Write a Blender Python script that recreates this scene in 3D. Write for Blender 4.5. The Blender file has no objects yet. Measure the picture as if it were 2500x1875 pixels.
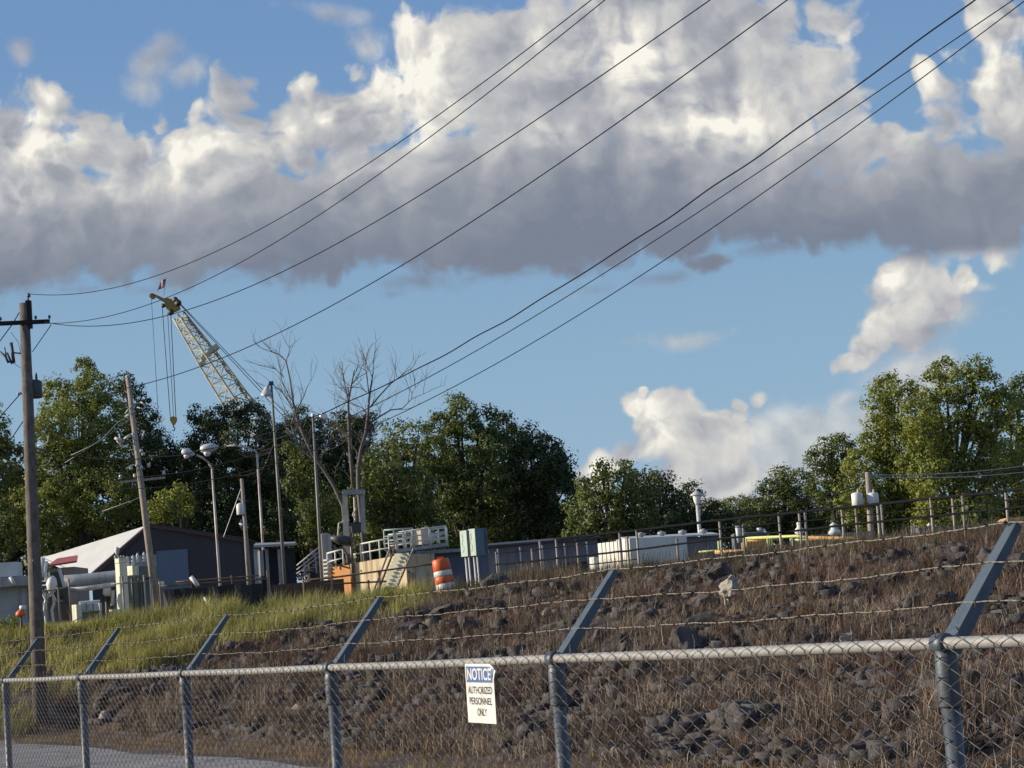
import bpy, math, random
import numpy as np
from mathutils import Vector, Matrix, noise as mnoise
rad = math.radians

# ------------------------------------------------------------------ camera
# photo measured on a 2212 x 1659 grid; F = focal length in those units
GW, GH, F = 2212.0, 1659.0, 4900.0
PITCH, ROLL = rad(6.07), rad(4.2)
EYE = Vector((0.0, 0.0, 2.0))
FWD = Vector((0, math.cos(PITCH), math.sin(PITCH)))
R0 = Vector((1, 0, 0)); U0 = Vector((0, -math.sin(PITCH), math.cos(PITCH)))
UPV = math.cos(ROLL) * U0 + math.sin(ROLL) * R0
RGT = math.cos(ROLL) * R0 - math.sin(ROLL) * U0

def ray(px, py):
    return FWD + RGT * ((px - GW / 2) / F) - UPV * ((py - GH / 2) / F)
def at(px, py, Y):
    """world point seen at photo position (px, py) at distance Y along the world's y axis"""
    d = ray(px, py)
    return EYE + d * (Y / d.y)
def col(px, py, Y):
    """(x, z) at that distance"""
    p = at(px, py, Y); return p.x, p.z

scene = bpy.context.scene
C = scene.collection
cam_data = bpy.data.cameras.new('camera')
cam = bpy.data.objects.new('camera', cam_data); C.objects.link(cam)
cam_data.sensor_width = 36.0
cam_data.lens = 36.0 * F / GW
cam_data.clip_start = 0.1; cam_data.clip_end = 6000
M = Matrix((RGT, UPV, -FWD)).transposed().to_4x4()
M.translation = EYE
cam.matrix_world = M
scene.camera = cam
scene.render.resolution_x = 1024; scene.render.resolution_y = 768
scene.view_settings.view_transform = 'Standard'
scene.view_settings.look = 'None'
scene.view_settings.gamma = 1.0
scene.view_settings.exposure = 0.25

# ------------------------------------------------------------------ node helpers
class NT:
    def __init__(self, tree):
        self.t = tree; self.n = tree.nodes; self.l = tree.links
    def node(self, typ, **kw):
        nd = self.n.new(typ)
        for k, v in kw.items(): setattr(nd, k, v)
        return nd
    def set(self, sock, v):
        if isinstance(v, bpy.types.NodeSocket): self.l.new(v, sock)
        else: sock.default_value = v
    def m(self, op, a, b=0.0, c=0.0, clamp=False):
        nd = self.node('ShaderNodeMath', operation=op); nd.use_clamp = clamp
        self.set(nd.inputs[0], a); self.set(nd.inputs[1], b); self.set(nd.inputs[2], c)
        return nd.outputs[0]
    def v(self, op, a, b=(0, 0, 0), out=0):
        nd = self.node('ShaderNodeVectorMath', operation=op)
        self.set(nd.inputs[0], a)
        if op == 'SCALE': self.set(nd.inputs[3], b)
        else: self.set(nd.inputs[1], b)
        return nd.outputs['Value'] if out else nd.outputs[0]
    def noise(self, vec, scale, detail=4, rough=0.55, lac=2.0, out='Fac', dist=0.0, dim='3D'):
        nd = self.node('ShaderNodeTexNoise', noise_dimensions=dim)
        if vec is not None: self.set(nd.inputs['Vector'], vec)
        nd.inputs['Scale'].default_value = scale; nd.inputs['Detail'].default_value = detail
        nd.inputs['Roughness'].default_value = rough; nd.inputs['Lacunarity'].default_value = lac
        nd.inputs['Distortion'].default_value = dist
        return nd.outputs[out]
    def voro(self, vec, scale, detail=0, rough=0.5, feature='F1', smooth=0.5, out='Distance', rnd=1.0, dim='3D'):
        nd = self.node('ShaderNodeTexVoronoi', feature=feature, voronoi_dimensions=dim)
        self.set(nd.inputs['Vector'], vec); nd.inputs['Scale'].default_value = scale
        nd.inputs['Detail'].default_value = detail; nd.inputs['Roughness'].default_value = rough
        nd.inputs['Randomness'].default_value = rnd
        if feature == 'SMOOTH_F1': nd.inputs['Smoothness'].default_value = smooth
        return nd.outputs[out]
    def smooth(self, x, lo, hi, a=0.0, b=1.0, kind='SMOOTHSTEP'):
        nd = self.node('ShaderNodeMapRange', interpolation_type=kind)
        self.set(nd.inputs[0], x)
        for i, q in enumerate((lo, hi, a, b)): self.set(nd.inputs[i + 1], q)
        return nd.outputs[0]
    def mix(self, f, a, b, blend='MIX'):
        nd = self.node('ShaderNodeMix', data_type='RGBA', blend_type=blend)
        self.set(nd.inputs[0], f)
        self.set(nd.inputs[6], a if isinstance(a, bpy.types.NodeSocket) else (*a, 1.0))
        self.set(nd.inputs[7], b if isinstance(b, bpy.types.NodeSocket) else (*b, 1.0))
        return nd.outputs[2]
    def ramp(self, f, stops, mode='LINEAR'):
        nd = self.node('ShaderNodeValToRGB'); cr = nd.color_ramp; cr.interpolation = mode
        while len(cr.elements) < len(stops): cr.elements.new(0.5)
        for e, (p, c) in zip(cr.elements, stops):
            e.position = p; e.color = (*c, 1.0)
        self.set(nd.inputs[0], f); return nd.outputs[0]

# ------------------------------------------------------------------ sun and sky
SUN_EL, SUN_AZ = rad(18), rad(-88)          # azimuth from +Y, negative = to the left
sun_dir = Vector((math.sin(SUN_AZ) * math.cos(SUN_EL), math.cos(SUN_AZ) * math.cos(SUN_EL), math.sin(SUN_EL)))
sd = bpy.data.lights.new('sun', 'SUN'); sd.energy = 5.0; sd.angle = rad(0.6); sd.color = (1.0, 0.88, 0.70)
so = bpy.data.objects.new('sun', sd); C.objects.link(so)
so.rotation_euler = sun_dir.to_track_quat('Z', 'Y').to_euler()
so.location = (-60, 20, 60)

world = bpy.data.worlds.new('World'); scene.world = world; world.use_nodes = True
world.cycles.sampling_method = 'MANUAL'; world.cycles.sample_map_resolution = 256
w = NT(world.node_tree); w.n.clear()
geo = w.node('ShaderNodeTexCoord')
sep = w.node('ShaderNodeSeparateXYZ'); w.l.new(geo.outputs['Generated'], sep.inputs[0])
X, Y_, Z = sep.outputs
sky = w.node('ShaderNodeTexSky', sky_type='NISHITA')
sky.sun_disc = False; sky.sun_elevation = SUN_EL; sky.sun_rotation = SUN_AZ
sky.air_density = 1.0; sky.dust_density = 0.6; sky.ozone_density = 2.0
skyc = w.v('SCALE', sky.outputs[0], 0.085)
# the clear air: sky texture pulled towards the photographed blues by height above the horizon
clear = w.ramp(w.m('MAXIMUM', Z, 0.0), [(0.0, (0.38, 0.50, 0.62)), (0.05, (0.29, 0.44, 0.60)), (0.12, (0.245, 0.40, 0.565)),
                        (0.26, (0.155, 0.29, 0.52)), (1.0, (0.06, 0.14, 0.36))])
base = w.mix(0.85, skyc, clear)
# cloud plane coordinates: gnomonic about +Y, heights above the horizon (world directions, nothing of the camera's)
ys = w.m('MAXIMUM', Y_, 0.12)
cmb = w.node('ShaderNodeCombineXYZ')
w.l.new(w.m('DIVIDE', X, ys), cmb.inputs[0]); w.l.new(w.m('DIVIDE', Z, ys), cmb.inputs[1])
uv = cmb.outputs[0]
def UV(px, py):
    d = ray(px, py); return d.x / d.y, d.z / d.y
K = 1.0 / F
def warp(vec, sc, amp, det=3):
    c = w.noise(vec, sc, det, 0.55, out='Color', dim='2D')
    return w.v('ADD', vec, w.v('SCALE', w.v('SUBTRACT', c, (0.5, 0.5, 0.5)), amp))
uvw = warp(uv, 17, 0.020, 1)
uvw = warp(uvw, 70, 0.007, 2)
uvl = warp(uv, 9, 0.03, 2)
def blob(vec, px, py, rx, ry, ang=0.0):
    u, v_ = UV(px, py)
    nd = w.node('ShaderNodeVectorMath', operation='MULTIPLY_ADD')
    w.l.new(vec, nd.inputs[0])
    nd.inputs[1].default_value = (1 / (rx * K), 1 / (ry * K), 0)
    nd.inputs[2].default_value = (-u / (rx * K), -v_ / (ry * K), 0)
    return w.m('MULTIPLY', w.m('SUBTRACT', 1.0, w.v('LENGTH', nd.outputs[0], out=1)), math.sqrt(min(rx, ry) / 100.0) * 0.9)
def union(vec, blobs, k=0.25):
    r = None
    for b in blobs:
        f = blob(vec, *b)
        r = f if r is None else w.m('SMOOTH_MAX', r, f, k)
    return r
# ---- where the clouds are
bank = [(185, 335, 80, 70), (655, 340, 120, 95), (560, 310, 90, 60), (1940, 300, 60, 50), (650, 345, 70, 60), (200, 250, 80, 60), (520, 260, 90, 60), (590, 250, 120, 60), (740, 260, 130, 110), (820, 250, 110, 110), (960, 110, 120, 100), (60, 330, 130, 100), (230, 330, 80, 60), (400, 330, 100, 70), (1250, 200, 200, 130), (1520, 200, 200, 150), (1720, 250, 90, 90), (60, 480, 330, 175), (270, 480, 260, 150), (650, 475, 300, 160), (1200, 450, 340, 165), (1780, 445, 320, 120), (1130, 180, 210, 130), (1180, 300, 260, 120), (330, 380, 90, 70), (560, 330, 130, 90), (780, 300, 120, 90), (1620, 340, 200, 120), (2080, 400, 160, 110), (420, 470, 330, 150), (900, 430, 420, 170), (1450, 400, 430, 175), (2000, 450, 330, 120), (2230, 430, 260, 125),
        (90, 320, 130, 130), (110, 215, 66, 66), (15, 270, 110, 110), (205, 290, 60, 60), (243, 262, 24, 24), (355, 260, 30, 30), (300, 330, 110, 70),
        (425, 250, 48, 42), (480, 330, 150, 90), (500, 205, 55, 85), (560, 135, 26, 16, 50), (520, 160, 40, 36, 40), (640, 180, 48, 48), (640, 260, 100, 80),
        (720, 240, 90, 70), (810, 190, 85, 85), (760, 135, 45, 30), (882, 80, 38, 70, -10), (960, 190, 130, 130), (1000, 70, 90, 80), (1120, 90, 150, 120), (1400, 60, 330, 150), (1380, 230, 380, 140),
        (1620, 100, 190, 170), (1640, 260, 120, 130), (1800, 40, 85, 70), (1790, 130, 70, 60), (1800, 230, 75, 90), (1830, 330, 110, 75), (2150, 40, 80, 130), (2180, 200, 120, 170),
        (2005, 180, 48, 48), (2050, 260, 95, 90), (1950, 330, 100, 60), (1930, 285, 40, 30), (1520, 575, 75, 38, -20), (700, 575, 90, 42), (1000, 545, 130, 25), (2150, 500, 170, 60), (60, 560, 150, 50)]
faint = [(200, 625, 90, 20), (620, 600, 110, 26), (900, 600, 130, 28), (1420, 600, 110, 26), (1700, 545, 120, 22), (325, 110, 70, 85), (310, 170, 80, 40), (700, 20, 110, 25), (800, 70, 60, 40), (390, 150, 60, 40), (20, 130, 25, 25), (120, 610, 220, 20), (330, 640, 100, 22),
         (1480, 720, 150, 26, 6), (1330, 735, 60, 14), (735, 665, 55, 22), (845, 628, 40, 14), (1110, 590, 140, 34), (1250, 630, 90, 26), (1800, 520, 90, 22),
         (1960, 820, 150, 60), (1700, 960, 230, 110), (1830, 860, 45, 28), (2050, 700, 110, 60), (1540, 1090, 260, 60), (2140, 650, 30, 12)]
tower = [(1925, 600, 70, 55), (1890, 620, 45, 35), (1895, 680, 48, 60), (1885, 740, 48, 50, 20), (1845, 785, 48, 26, 25), (2000, 640, 85, 60), (1960, 690, 60, 80), (2078, 592, 36, 34),
         (1362, 862, 40, 36), (1385, 840, 22, 20), (1400, 925, 50, 45), (1395, 965, 45, 32), (1470, 960, 95, 70), (1450, 880, 70, 50), (1290, 1000, 50, 36), (1335, 985, 40, 32), (1275, 1050, 60, 60), (1590, 905, 60, 24, 20), (1618, 880, 20, 22),
         (1657, 862, 20, 26), (1545, 960, 90, 60), (1500, 1060, 160, 60)]
lit = [(1905, 600, 80, 70), (1875, 690, 60, 80), (1860, 760, 60, 50), (1370, 865, 60, 55), (1400, 945, 60, 75), (1290, 1000, 60, 40), (2078, 590, 45, 42), (900, 170, 150, 150), (480, 330, 200, 60), (1330, 110, 220, 110), (1560, 270, 160, 90), (100, 300, 130, 90), (2160, 120, 110, 140), (860, 210, 90, 120), (884, 70, 26, 60, -10), (770, 160, 60, 50), (700, 240, 70, 55), (600, 265, 60, 34), (425, 240, 44, 34), (350, 310, 55, 60), (480, 300, 55, 30), (135, 340, 75, 45, 60), (110, 195, 56, 44),
       (60, 250, 70, 55), (1480, 265, 140, 85), (1400, 250, 90, 60), (1155, 85, 50, 45), (1310, 40, 190, 60), (1825, 45, 40, 55), (2180, 60, 90, 90), (2005, 175, 34, 40), (1960, 225, 34, 28), (215, 395, 55, 12),
       (400, 400, 180, 40, 10), (30, 420, 100, 40), (560, 140, 20, 12, 50), (640, 165, 34, 30), (1700, 230, 50, 30), (800, 380, 60, 20), (1960, 310, 40, 26), (1190, 290, 60, 40), (1240, 160, 60, 40),
       (1905, 600, 50, 48), (1875, 670, 40, 50), (1865, 750, 40, 45, 20), (2078, 590, 30, 28), (1362, 862, 36, 34), (1395, 940, 36, 50), (1290, 1000, 40, 26), (1590, 900, 50, 16, 20), (1657, 860, 16, 22), (1600, 703, 30, 10)]
mB = union(uvw, bank, 0.18)
mF = union(uvl, faint, 0.1)
tower = [(a_, b_, c_ * 1.22, d_ * 1.22) for a_, b_, c_, d_, *_e in tower]
mT = union(uvw, tower, 0.08)
f_big = w.noise(uvw, 20, 8, 0.62, dim='2D')
def puff(vec):
    a = w.voro(vec, 38, 2, 0.55, 'SMOOTH_F1', 0.35, dim='2D')
    return a
sunoff = (-0.008, 0.006, 0)
p0 = puff(uvw); p1 = puff(w.v('ADD', uvw, sunoff))
n0 = w.noise(uvw, 34, 7, 0.62, dim='2D'); n1 = w.noise(w.v('ADD', uvw, sunoff), 34, 4, 0.6, dim='2D')
u_, v_ = None, None
s2 = w.node('ShaderNodeSeparateXYZ'); w.l.new(uvl, s2.inputs[0])
vb0 = UV(1106, 600)[1]; vb1 = UV(1106, 270)[1]
under = w.smooth(s2.outputs[1], vb0, vb1, 1.0, 0.0)
vt = UV(1106, 640)[1]
inbank = w.smooth(s2.outputs[1], vt - 0.006, vt + 0.006)
under = w.m('MULTIPLY', under, inbank)
rough0 = w.m('ADD', w.m('MULTIPLY', w.m('SUBTRACT', f_big, 0.5), 1.05), w.m('MULTIPLY', w.m('SUBTRACT', 0.42, p0), 0.55))
fine_ = w.m('MULTIPLY', w.m('SUBTRACT', w.noise(uvw, 85, 5, 0.65, dim='2D'), 0.5), 0.42)
rough0 = w.m('ADD', rough0, fine_)
rough = w.m('MULTIPLY', rough0, w.m('SUBTRACT', 1.0, w.m('MULTIPLY', under, 0.38)))
dB = w.m('ADD', w.m('ADD', mB, rough), 0.10)
dT = w.m('ADD', w.m('ADD', mT, 0.06), w.m('MULTIPLY', rough0, 0.42))
dF = w.m('ADD', mF, w.m('MULTIPLY', w.m('SUBTRACT', f_big, 0.52), 1.5))
aB = w.smooth(dB, -0.04, 0.30)
aT = w.smooth(dT, 0.0, 0.22)
aF = w.smooth(dF, -0.10, 0.55, 0.0, 0.72)
alpha = w.m('MAXIMUM', aB, w.m('MAXIMUM', aT, aF))
# light: cream where the sun reaches, slate towards the flat bases
litm = w.smooth(w.m('ADD', union(uvw, lit, 0.2), w.m('MULTIPLY', w.m('SUBTRACT', f_big, 0.5), 0.9)), -0.25, 1.15)
dirp = w.m('SUBTRACT', p1, p0)          # closer to a puff centre than its sunward neighbour = shaded side
dirn = w.m('SUBTRACT', n0, n1)
det = w.m('ADD', w.m('MULTIPLY', dirp, 0.8), w.m('MULTIPLY', dirn, 1.5))
T = w.m('ADD', 0.50, w.m('MULTIPLY', litm, 0.46))
T = w.m('SUBTRACT', T, w.m('MULTIPLY', under, 0.50))
T = w.m('ADD', T, w.m('MULTIPLY', w.m('MULTIPLY', det, w.m('SUBTRACT', 1.0, w.m('MULTIPLY', under, 0.6))), w.m('ADD', 0.28, w.m('MULTIPLY', litm, 0.65))))
T = w.m('ADD', T, w.m('MULTIPLY', w.m('SUBTRACT', w.noise(uvl, 9, 5, 0.5, dim='2D'), 0.5), 0.55))
edge = w.smooth(dB, 0.0, 0.5, 0.10, 0.0)
T = w.m('ADD', T, w.m('MULTIPLY', edge, w.m('SUBTRACT', 1.0, under)))
ccol = w.ramp(T, [(0.0, (0.18, 0.21, 0.275)), (0.2, (0.235, 0.26, 0.315)), (0.42, (0.35, 0.365, 0.405)), (0.6, (0.49, 0.495, 0.505)), (0.8, (0.66, 0.645, 0.605)), (1.0, (0.87, 0.84, 0.76))])
front = w.smooth(Y_, 0.3, 0.6)
# elsewhere in the sky: the same broken cumulus, from noise alone
gen = w.v('NORMALIZE', geo.outputs['Generated'])
gz = w.m('ADD', w.m('MAXIMUM', Z, 0.0), 0.12)
cg = w.node('ShaderNodeCombineXYZ'); w.l.new(w.m('DIVIDE', X, gz), cg.inputs[0]); w.l.new(w.m('DIVIDE', Y_, gz), cg.inputs[1])
og = w.noise(cg.outputs[0], 0.9, 5, 0.55, dim='2D')
aG = w.m('MULTIPLY', w.smooth(og, 0.5, 0.62), w.smooth(Z, 0.0, 0.1))
gcol = w.ramp(og, [(0.5, (0.62, 0.60, 0.58)), (0.7, (0.30, 0.32, 0.38))])
rest = w.mix(aG, base, gcol)
here = w.mix(alpha, base, ccol)
final = w.mix(front, rest, here)
bgn = w.node('ShaderNodeBackground'); w.l.new(final, bgn.inputs[0]); bgn.inputs[1].default_value = 0.92
wo = w.node('ShaderNodeOutputWorld'); w.l.new(bgn.outputs[0], wo.inputs[0])
# ------------------------------------------------------------------ materials
def new_mat(name):
    m = bpy.data.materials.new(name); m.use_nodes = True
    n = NT(m.node_tree); n.n.clear()
    out = n.node('ShaderNodeOutputMaterial'); b = n.node('ShaderNodeBsdfPrincipled')
    n.l.new(b.outputs[0], out.inputs[0])
    return m, n, b, out
def weathered(name, c, c2=None, scale=3.0, rough=0.6, metal=0.0, bump=0.15, bscale=30.0, streak=0.0, streak_c=(0.1, 0.05, 0.02), amt=0.5, wave=None):
    """paint, metal or timber with blotches, fine grain and optional vertical run-down stains"""
    m, n, b, out = new_mat(name)
    tc = n.node('ShaderNodeTexCoord').outputs['Object']
    c2 = c2 or tuple(x * 0.6 for x in c)
    f = n.smooth(n.noise(tc, scale, 6, 0.62), 0.42, 0.66, 0, amt)
    colr = n.mix(f, c, c2)
    if streak:
        sc = n.v('MULTIPLY', tc, (1.0, 1.0, 0.12))
        s = n.smooth(n.noise(sc, scale * 2.5, 5, 0.6), 0.5, 0.64, 0, streak)
        colr = n.mix(s, colr, streak_c)
    fine = n.noise(tc, bscale, 4, 0.6)
    colr = n.mix(n.m('MULTIPLY', fine, 0.35), colr, tuple(x * 0.55 for x in c))
    n.l.new(colr, b.inputs['Base Color'])
    b.inputs['Roughness'].default_value = rough; b.inputs['Metallic'].default_value = metal
    h = fine
    if wave:                                     # corrugated sheet: ribs across one axis
        sx = n.node('ShaderNodeSeparateXYZ'); n.l.new(tc, sx.inputs[0])
        wv = n.m('SINE', n.m('MULTIPLY', sx.outputs[wave[0]], wave[1]))
        h = n.m('ADD', n.m('MULTIPLY', wv, wave[2]), n.m('MULTIPLY', fine, 0.3))
    bp = n.node('ShaderNodeBump'); bp.inputs['Strength'].default_value = bump; bp.inputs['Distance'].default_value = 0.03
    n.l.new(h, bp.inputs['Height']); n.l.new(bp.outputs[0], b.inputs['Normal'])
    return m
def leafy(name, stops, trans=0.35, rough=0.55, pos_scale=0.25):
    """leaves or blades: colour differs from leaf to leaf and from clump to clump"""
    m, n, b, out = new_mat(name)
    g = n.node('ShaderNodeNewGeometry'); tc = n.node('ShaderNodeTexCoord').outputs['Object']
    f = n.m('ADD', n.m('MULTIPLY', g.outputs['Random Per Island'], 0.55), n.m('MULTIPLY', n.smooth(n.noise(tc, pos_scale, 3), 0.33, 0.67), 0.45))
    c = n.ramp(f, stops)
    n.l.new(c, b.inputs['Base Color']); b.inputs['Roughness'].default_value = rough
    b.inputs['Specular IOR Level'].default_value = 0.25
    t = n.node('ShaderNodeBsdfTranslucent'); n.l.new(n.mix(1.0, c, (1.0, 1.0, 0.55), 'MULTIPLY'), t.inputs[0])
    mx = n.node('ShaderNodeMixShader'); mx.inputs[0].default_value = trans
    n.l.new(b.outputs[0], mx.inputs[1]); n.l.new(t.outputs[0], mx.inputs[2]); n.l.new(mx.outputs[0], out.inputs[0])
    return m

# ------------------------------------------------------------------ mesh building
class MB:
    def __init__(self): self.v = []; self.f = []
    def add(self, vs, fs):
        o = len(self.v); self.v += [tuple(p) for p in vs]; self.f += [tuple(i + o for i in f) for f in fs]; return self
    def box(self, c, s, rz=0.0, ry=0.0, rx=0.0):
        m = Matrix.Rotation(rz, 3, 'Z') @ Matrix.Rotation(ry, 3, 'Y') @ Matrix.Rotation(rx, 3, 'X')
        c = Vector(c); vs = [c + m @ Vector((x * s[0] / 2, y * s[1] / 2, z * s[2] / 2)) for x in (-1, 1) for y in (-1, 1) for z in (-1, 1)]
        return self.add(vs, [(0, 1, 3, 2), (4, 6, 7, 5), (0, 4, 5, 1), (2, 3, 7, 6), (0, 2, 6, 4), (1, 5, 7, 3)])
    def hexa(self, q0, q1):
        """solid between two quads of four points each"""
        return self.add(list(q0) + list(q1), [(3, 2, 1, 0), (4, 5, 6, 7), (0, 1, 5, 4), (1, 2, 6, 5), (2, 3, 7, 6), (3, 0, 4, 7)])
    def slab(self, pts, d):
        """polygon extruded by vector d"""
        n = len(pts); pts = [Vector(p) for p in pts]; d = Vector(d)
        return self.add(pts + [p + d for p in pts], [tuple(range(n))[::-1], tuple(range(n, 2 * n))] + [(i, (i + 1) % n, (i + 1) % n + n, i + n) for i in range(n)])
    def tube(self, pts, r, n=6, cap=True, r2=None):
        pts = [Vector(p) for p in pts]; k = len(pts)
        rs = r if isinstance(r, (list, tuple)) else [r + ((r2 - r) * i / (k - 1) if r2 is not None else 0) for i in range(k)]
        o = len(self.v); a = None
        for i, p in enumerate(pts):
            t = (pts[min(i + 1, k - 1)] - pts[max(i - 1, 0)])
            if t.length < 1e-9: t = Vector((0, 0, 1))
            t.normalize()
            if a is None:
                a = t.orthogonal().normalized()
            else:
                a = (a - t * a.dot(t))
                a = a.normalized() if a.length > 1e-6 else t.orthogonal().normalized()
            b = t.cross(a)
            for j in range(n):
                th = 2 * math.pi * (j + 0.5) / n
                self.v.append(tuple(p + (a * math.cos(th) + b * math.sin(th)) * rs[i]))
        for i in range(k - 1):
            for j in range(n):
                self.f.append((o + i * n + j, o + i * n + (j + 1) % n, o + (i + 1) * n + (j + 1) % n, o + (i + 1) * n + j))
        if cap:
            self.f.append(tuple(o + j for j in range(n))[::-1]); self.f.append(tuple(o + (k - 1) * n + j for j in range(n)))
        return self
    def lathe(self, c, prof, n=20, axis=(0, 0, 1)):
        """prof: list of (radius, height along axis)"""
        ax = Vector(axis).normalized(); a = ax.orthogonal().normalized(); b = ax.cross(a); c = Vector(c); o = len(self.v); k = len(prof)
        for r, h in prof:
            for j in range(n):
                th = 2 * math.pi * j / n
                self.v.append(tuple(c + ax * h + (a * math.cos(th) + b * math.sin(th)) * max(r, 1e-4)))
        for i in range(k - 1):
            for j in range(n):
                self.f.append((o + i * n + j, o + i * n + (j + 1) % n, o + (i + 1) * n + (j + 1) % n, o + (i + 1) * n + j))
        self.f.append(tuple(o + j for j in range(n))[::-1]); self.f.append(tuple(o + (k - 1) * n + j for j in range(n)))
        return self
    def build(self, name, mat, parent=None, smooth=False, bevel=0.0):
        return mesh_obj(name, self.v, self.f, mat, parent, smooth, bevel)
def wloc(o):
    p = Vector((0, 0, 0))
    while o is not None: p = p + o.location; o = o.parent
    return p
def mesh_obj(name, v, f, mat, parent=None, smooth=False, bevel=0.0):
    me = bpy.data.meshes.new(name); v = np.asarray(v, dtype=np.float64).reshape(-1, 3)
    if parent is not None:
        off = wloc(parent)
    else:
        off = Vector((float((v[:, 0].min() + v[:, 0].max()) / 2), float((v[:, 1].min() + v[:, 1].max()) / 2), float(v[:, 2].min())))
    v = v - np.array(off)
    if isinstance(f, np.ndarray):
        nf, k = f.shape
        me.vertices.add(len(v)); me.vertices.foreach_set('co', v.astype(np.float32).ravel())
        me.loops.add(nf * k); me.loops.foreach_set('vertex_index', f.astype(np.int32).ravel())
        me.polygons.add(nf); me.polygons.foreach_set('loop_start', np.arange(0, nf * k, k, dtype=np.int32))
        me.update(calc_edges=True)
    else:
        me.from_pydata(v.tolist(), [], f); me.update()
    me.materials.append(mat)
    if smooth:
        me.polygons.foreach_set('use_smooth', np.ones(len(me.polygons), dtype=bool))
    o = bpy.data.objects.new(name, me); C.objects.link(o)
    if parent is not None: o.parent = parent
    else: o.location = off
    if bevel:
        bv = o.modifiers.new('bevel', 'BEVEL'); bv.width = bevel; bv.segments = 2; bv.limit_method = 'ANGLE'
    return o
def tag(o, label=None, cat=None, group=None, kind=None):
    if label: o['label'] = label
    if cat: o['category'] = cat
    if group: o['group'] = group
    if kind: o['kind'] = kind
    return o
def thing(name, label, cat, loc=(0, 0, 0), group=None):
    o = bpy.data.objects.new(name, None); C.objects.link(o); o.location = loc; o.empty_display_size = 0.2
    return tag(o, label, cat, group)
def lerp(a, b, t): return a + (b - a) * t

# ------------------------------------------------------------------ terrain
# s = distance across the fence line; the road and the foot of the bank run parallel to the fence
FN = Vector((0.9098, 0.4151, 0)); FD = Vector((-0.4151, 0.9098, 0))
PLAT = 2.8
_yc = [(-60, 66), (-14, 66), (-10, 67), (-4, 67), (0, 66), (6, 60), (12, 55), (18, 50), (60, 40), (200, 30)]
def yc_(x):
    return np.interp(x, [a for a, _ in _yc], [b for _, b in _yc])
def hill(x, y):
    x = np.asarray(x, float); y = np.asarray(y, float)
    yb = np.clip(32.6 - 2.206 * x, -400, 59.0)
    yc = np.maximum(yc_(x), yb + 7.0)
    t = np.clip((y - yb) / (yc - yb), 0, 1)
    rise = 0.45 * np.clip((x + 6.0) / 6.0, 0, 1)                  # the bank stands a little higher towards the right
    z = (PLAT + rise) * (0.75 * t + 0.25 * t * t * (3 - 2 * t))
    lump = 0.16 * np.sin(x * 1.7 + 1.3 * np.sin(y * 0.9)) * np.sin(y * 1.3 + x * 0.6) + 0.10 * np.sin(x * 3.9 + y * 2.1) + 0.05 * np.sin(7.1 * x - 5.3 * y)
    return z + lump * np.clip(t * 6, 0, 1) * np.clip((1 - t) * 8, 0.12, 1)
def YBf(x): return np.clip(32.6 - 2.206 * np.asarray(x, float), -400, 59.0)      # foot of the bank
def gz_(x, y): return float(hill(x, y))
# ------------------------------------------------------------------ ground, road
def ground_mat():
    m, n, b, out = new_mat('earth')
    tc = n.node('ShaderNodeTexCoord').outputs['Object']
    n1 = n.noise(tc, 0.9, 7, 0.65); n2 = n.noise(tc, 9, 5, 0.6)
    c = n.ramp(n.m('ADD', n.m('MULTIPLY', n1, 0.6), n.m('MULTIPLY', n2, 0.4)),
               [(0.34, (0.012, 0.010, 0.010)), (0.46, (0.045, 0.034, 0.030)), (0.56, (0.10, 0.075, 0.062)), (0.68, (0.19, 0.145, 0.11))])
    n.l.new(c, b.inputs['Base Color']); b.inputs['Roughness'].default_value = 0.95
    bp = n.node('ShaderNodeBump'); bp.inputs['Strength'].default_value = 1.0; bp.inputs['Distance'].default_value = 0.12
    n.l.new(n.m('ADD', n1, n2), bp.inputs['Height']); n.l.new(bp.outputs[0], b.inputs['Normal'])
    return m
def axis_pts(lo, hi, step, far):
    a = list(np.arange(lo, hi + 1e-6, step)); s = step; l, h = lo, hi
    L = []; H = []
    while l > -far: s *= 1.35; l -= s; L.append(l)
    s = step
    while h < far: s *= 1.35; h += s; H.append(h)
    return np.array(L[::-1] + a + H)
gx = axis_pts(-24, 22, 0.35, 2500); gy = axis_pts(14, 74, 0.35, 2500)
GX, GY = np.meshgrid(gx, gy); GZ = hill(GX, GY)
nx, ny = len(gx), len(gy)
gi = np.arange(nx * ny).reshape(ny, nx)
gf = np.stack([gi[:-1, :-1], gi[:-1, 1:], gi[1:, 1:], gi[1:, :-1]], -1).reshape(-1, 4)
g = mesh_obj('ground', np.stack([GX, GY, GZ], -1).reshape(-1, 3), gf, ground_mat(), None, True); tag(g, kind='structure')

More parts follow.
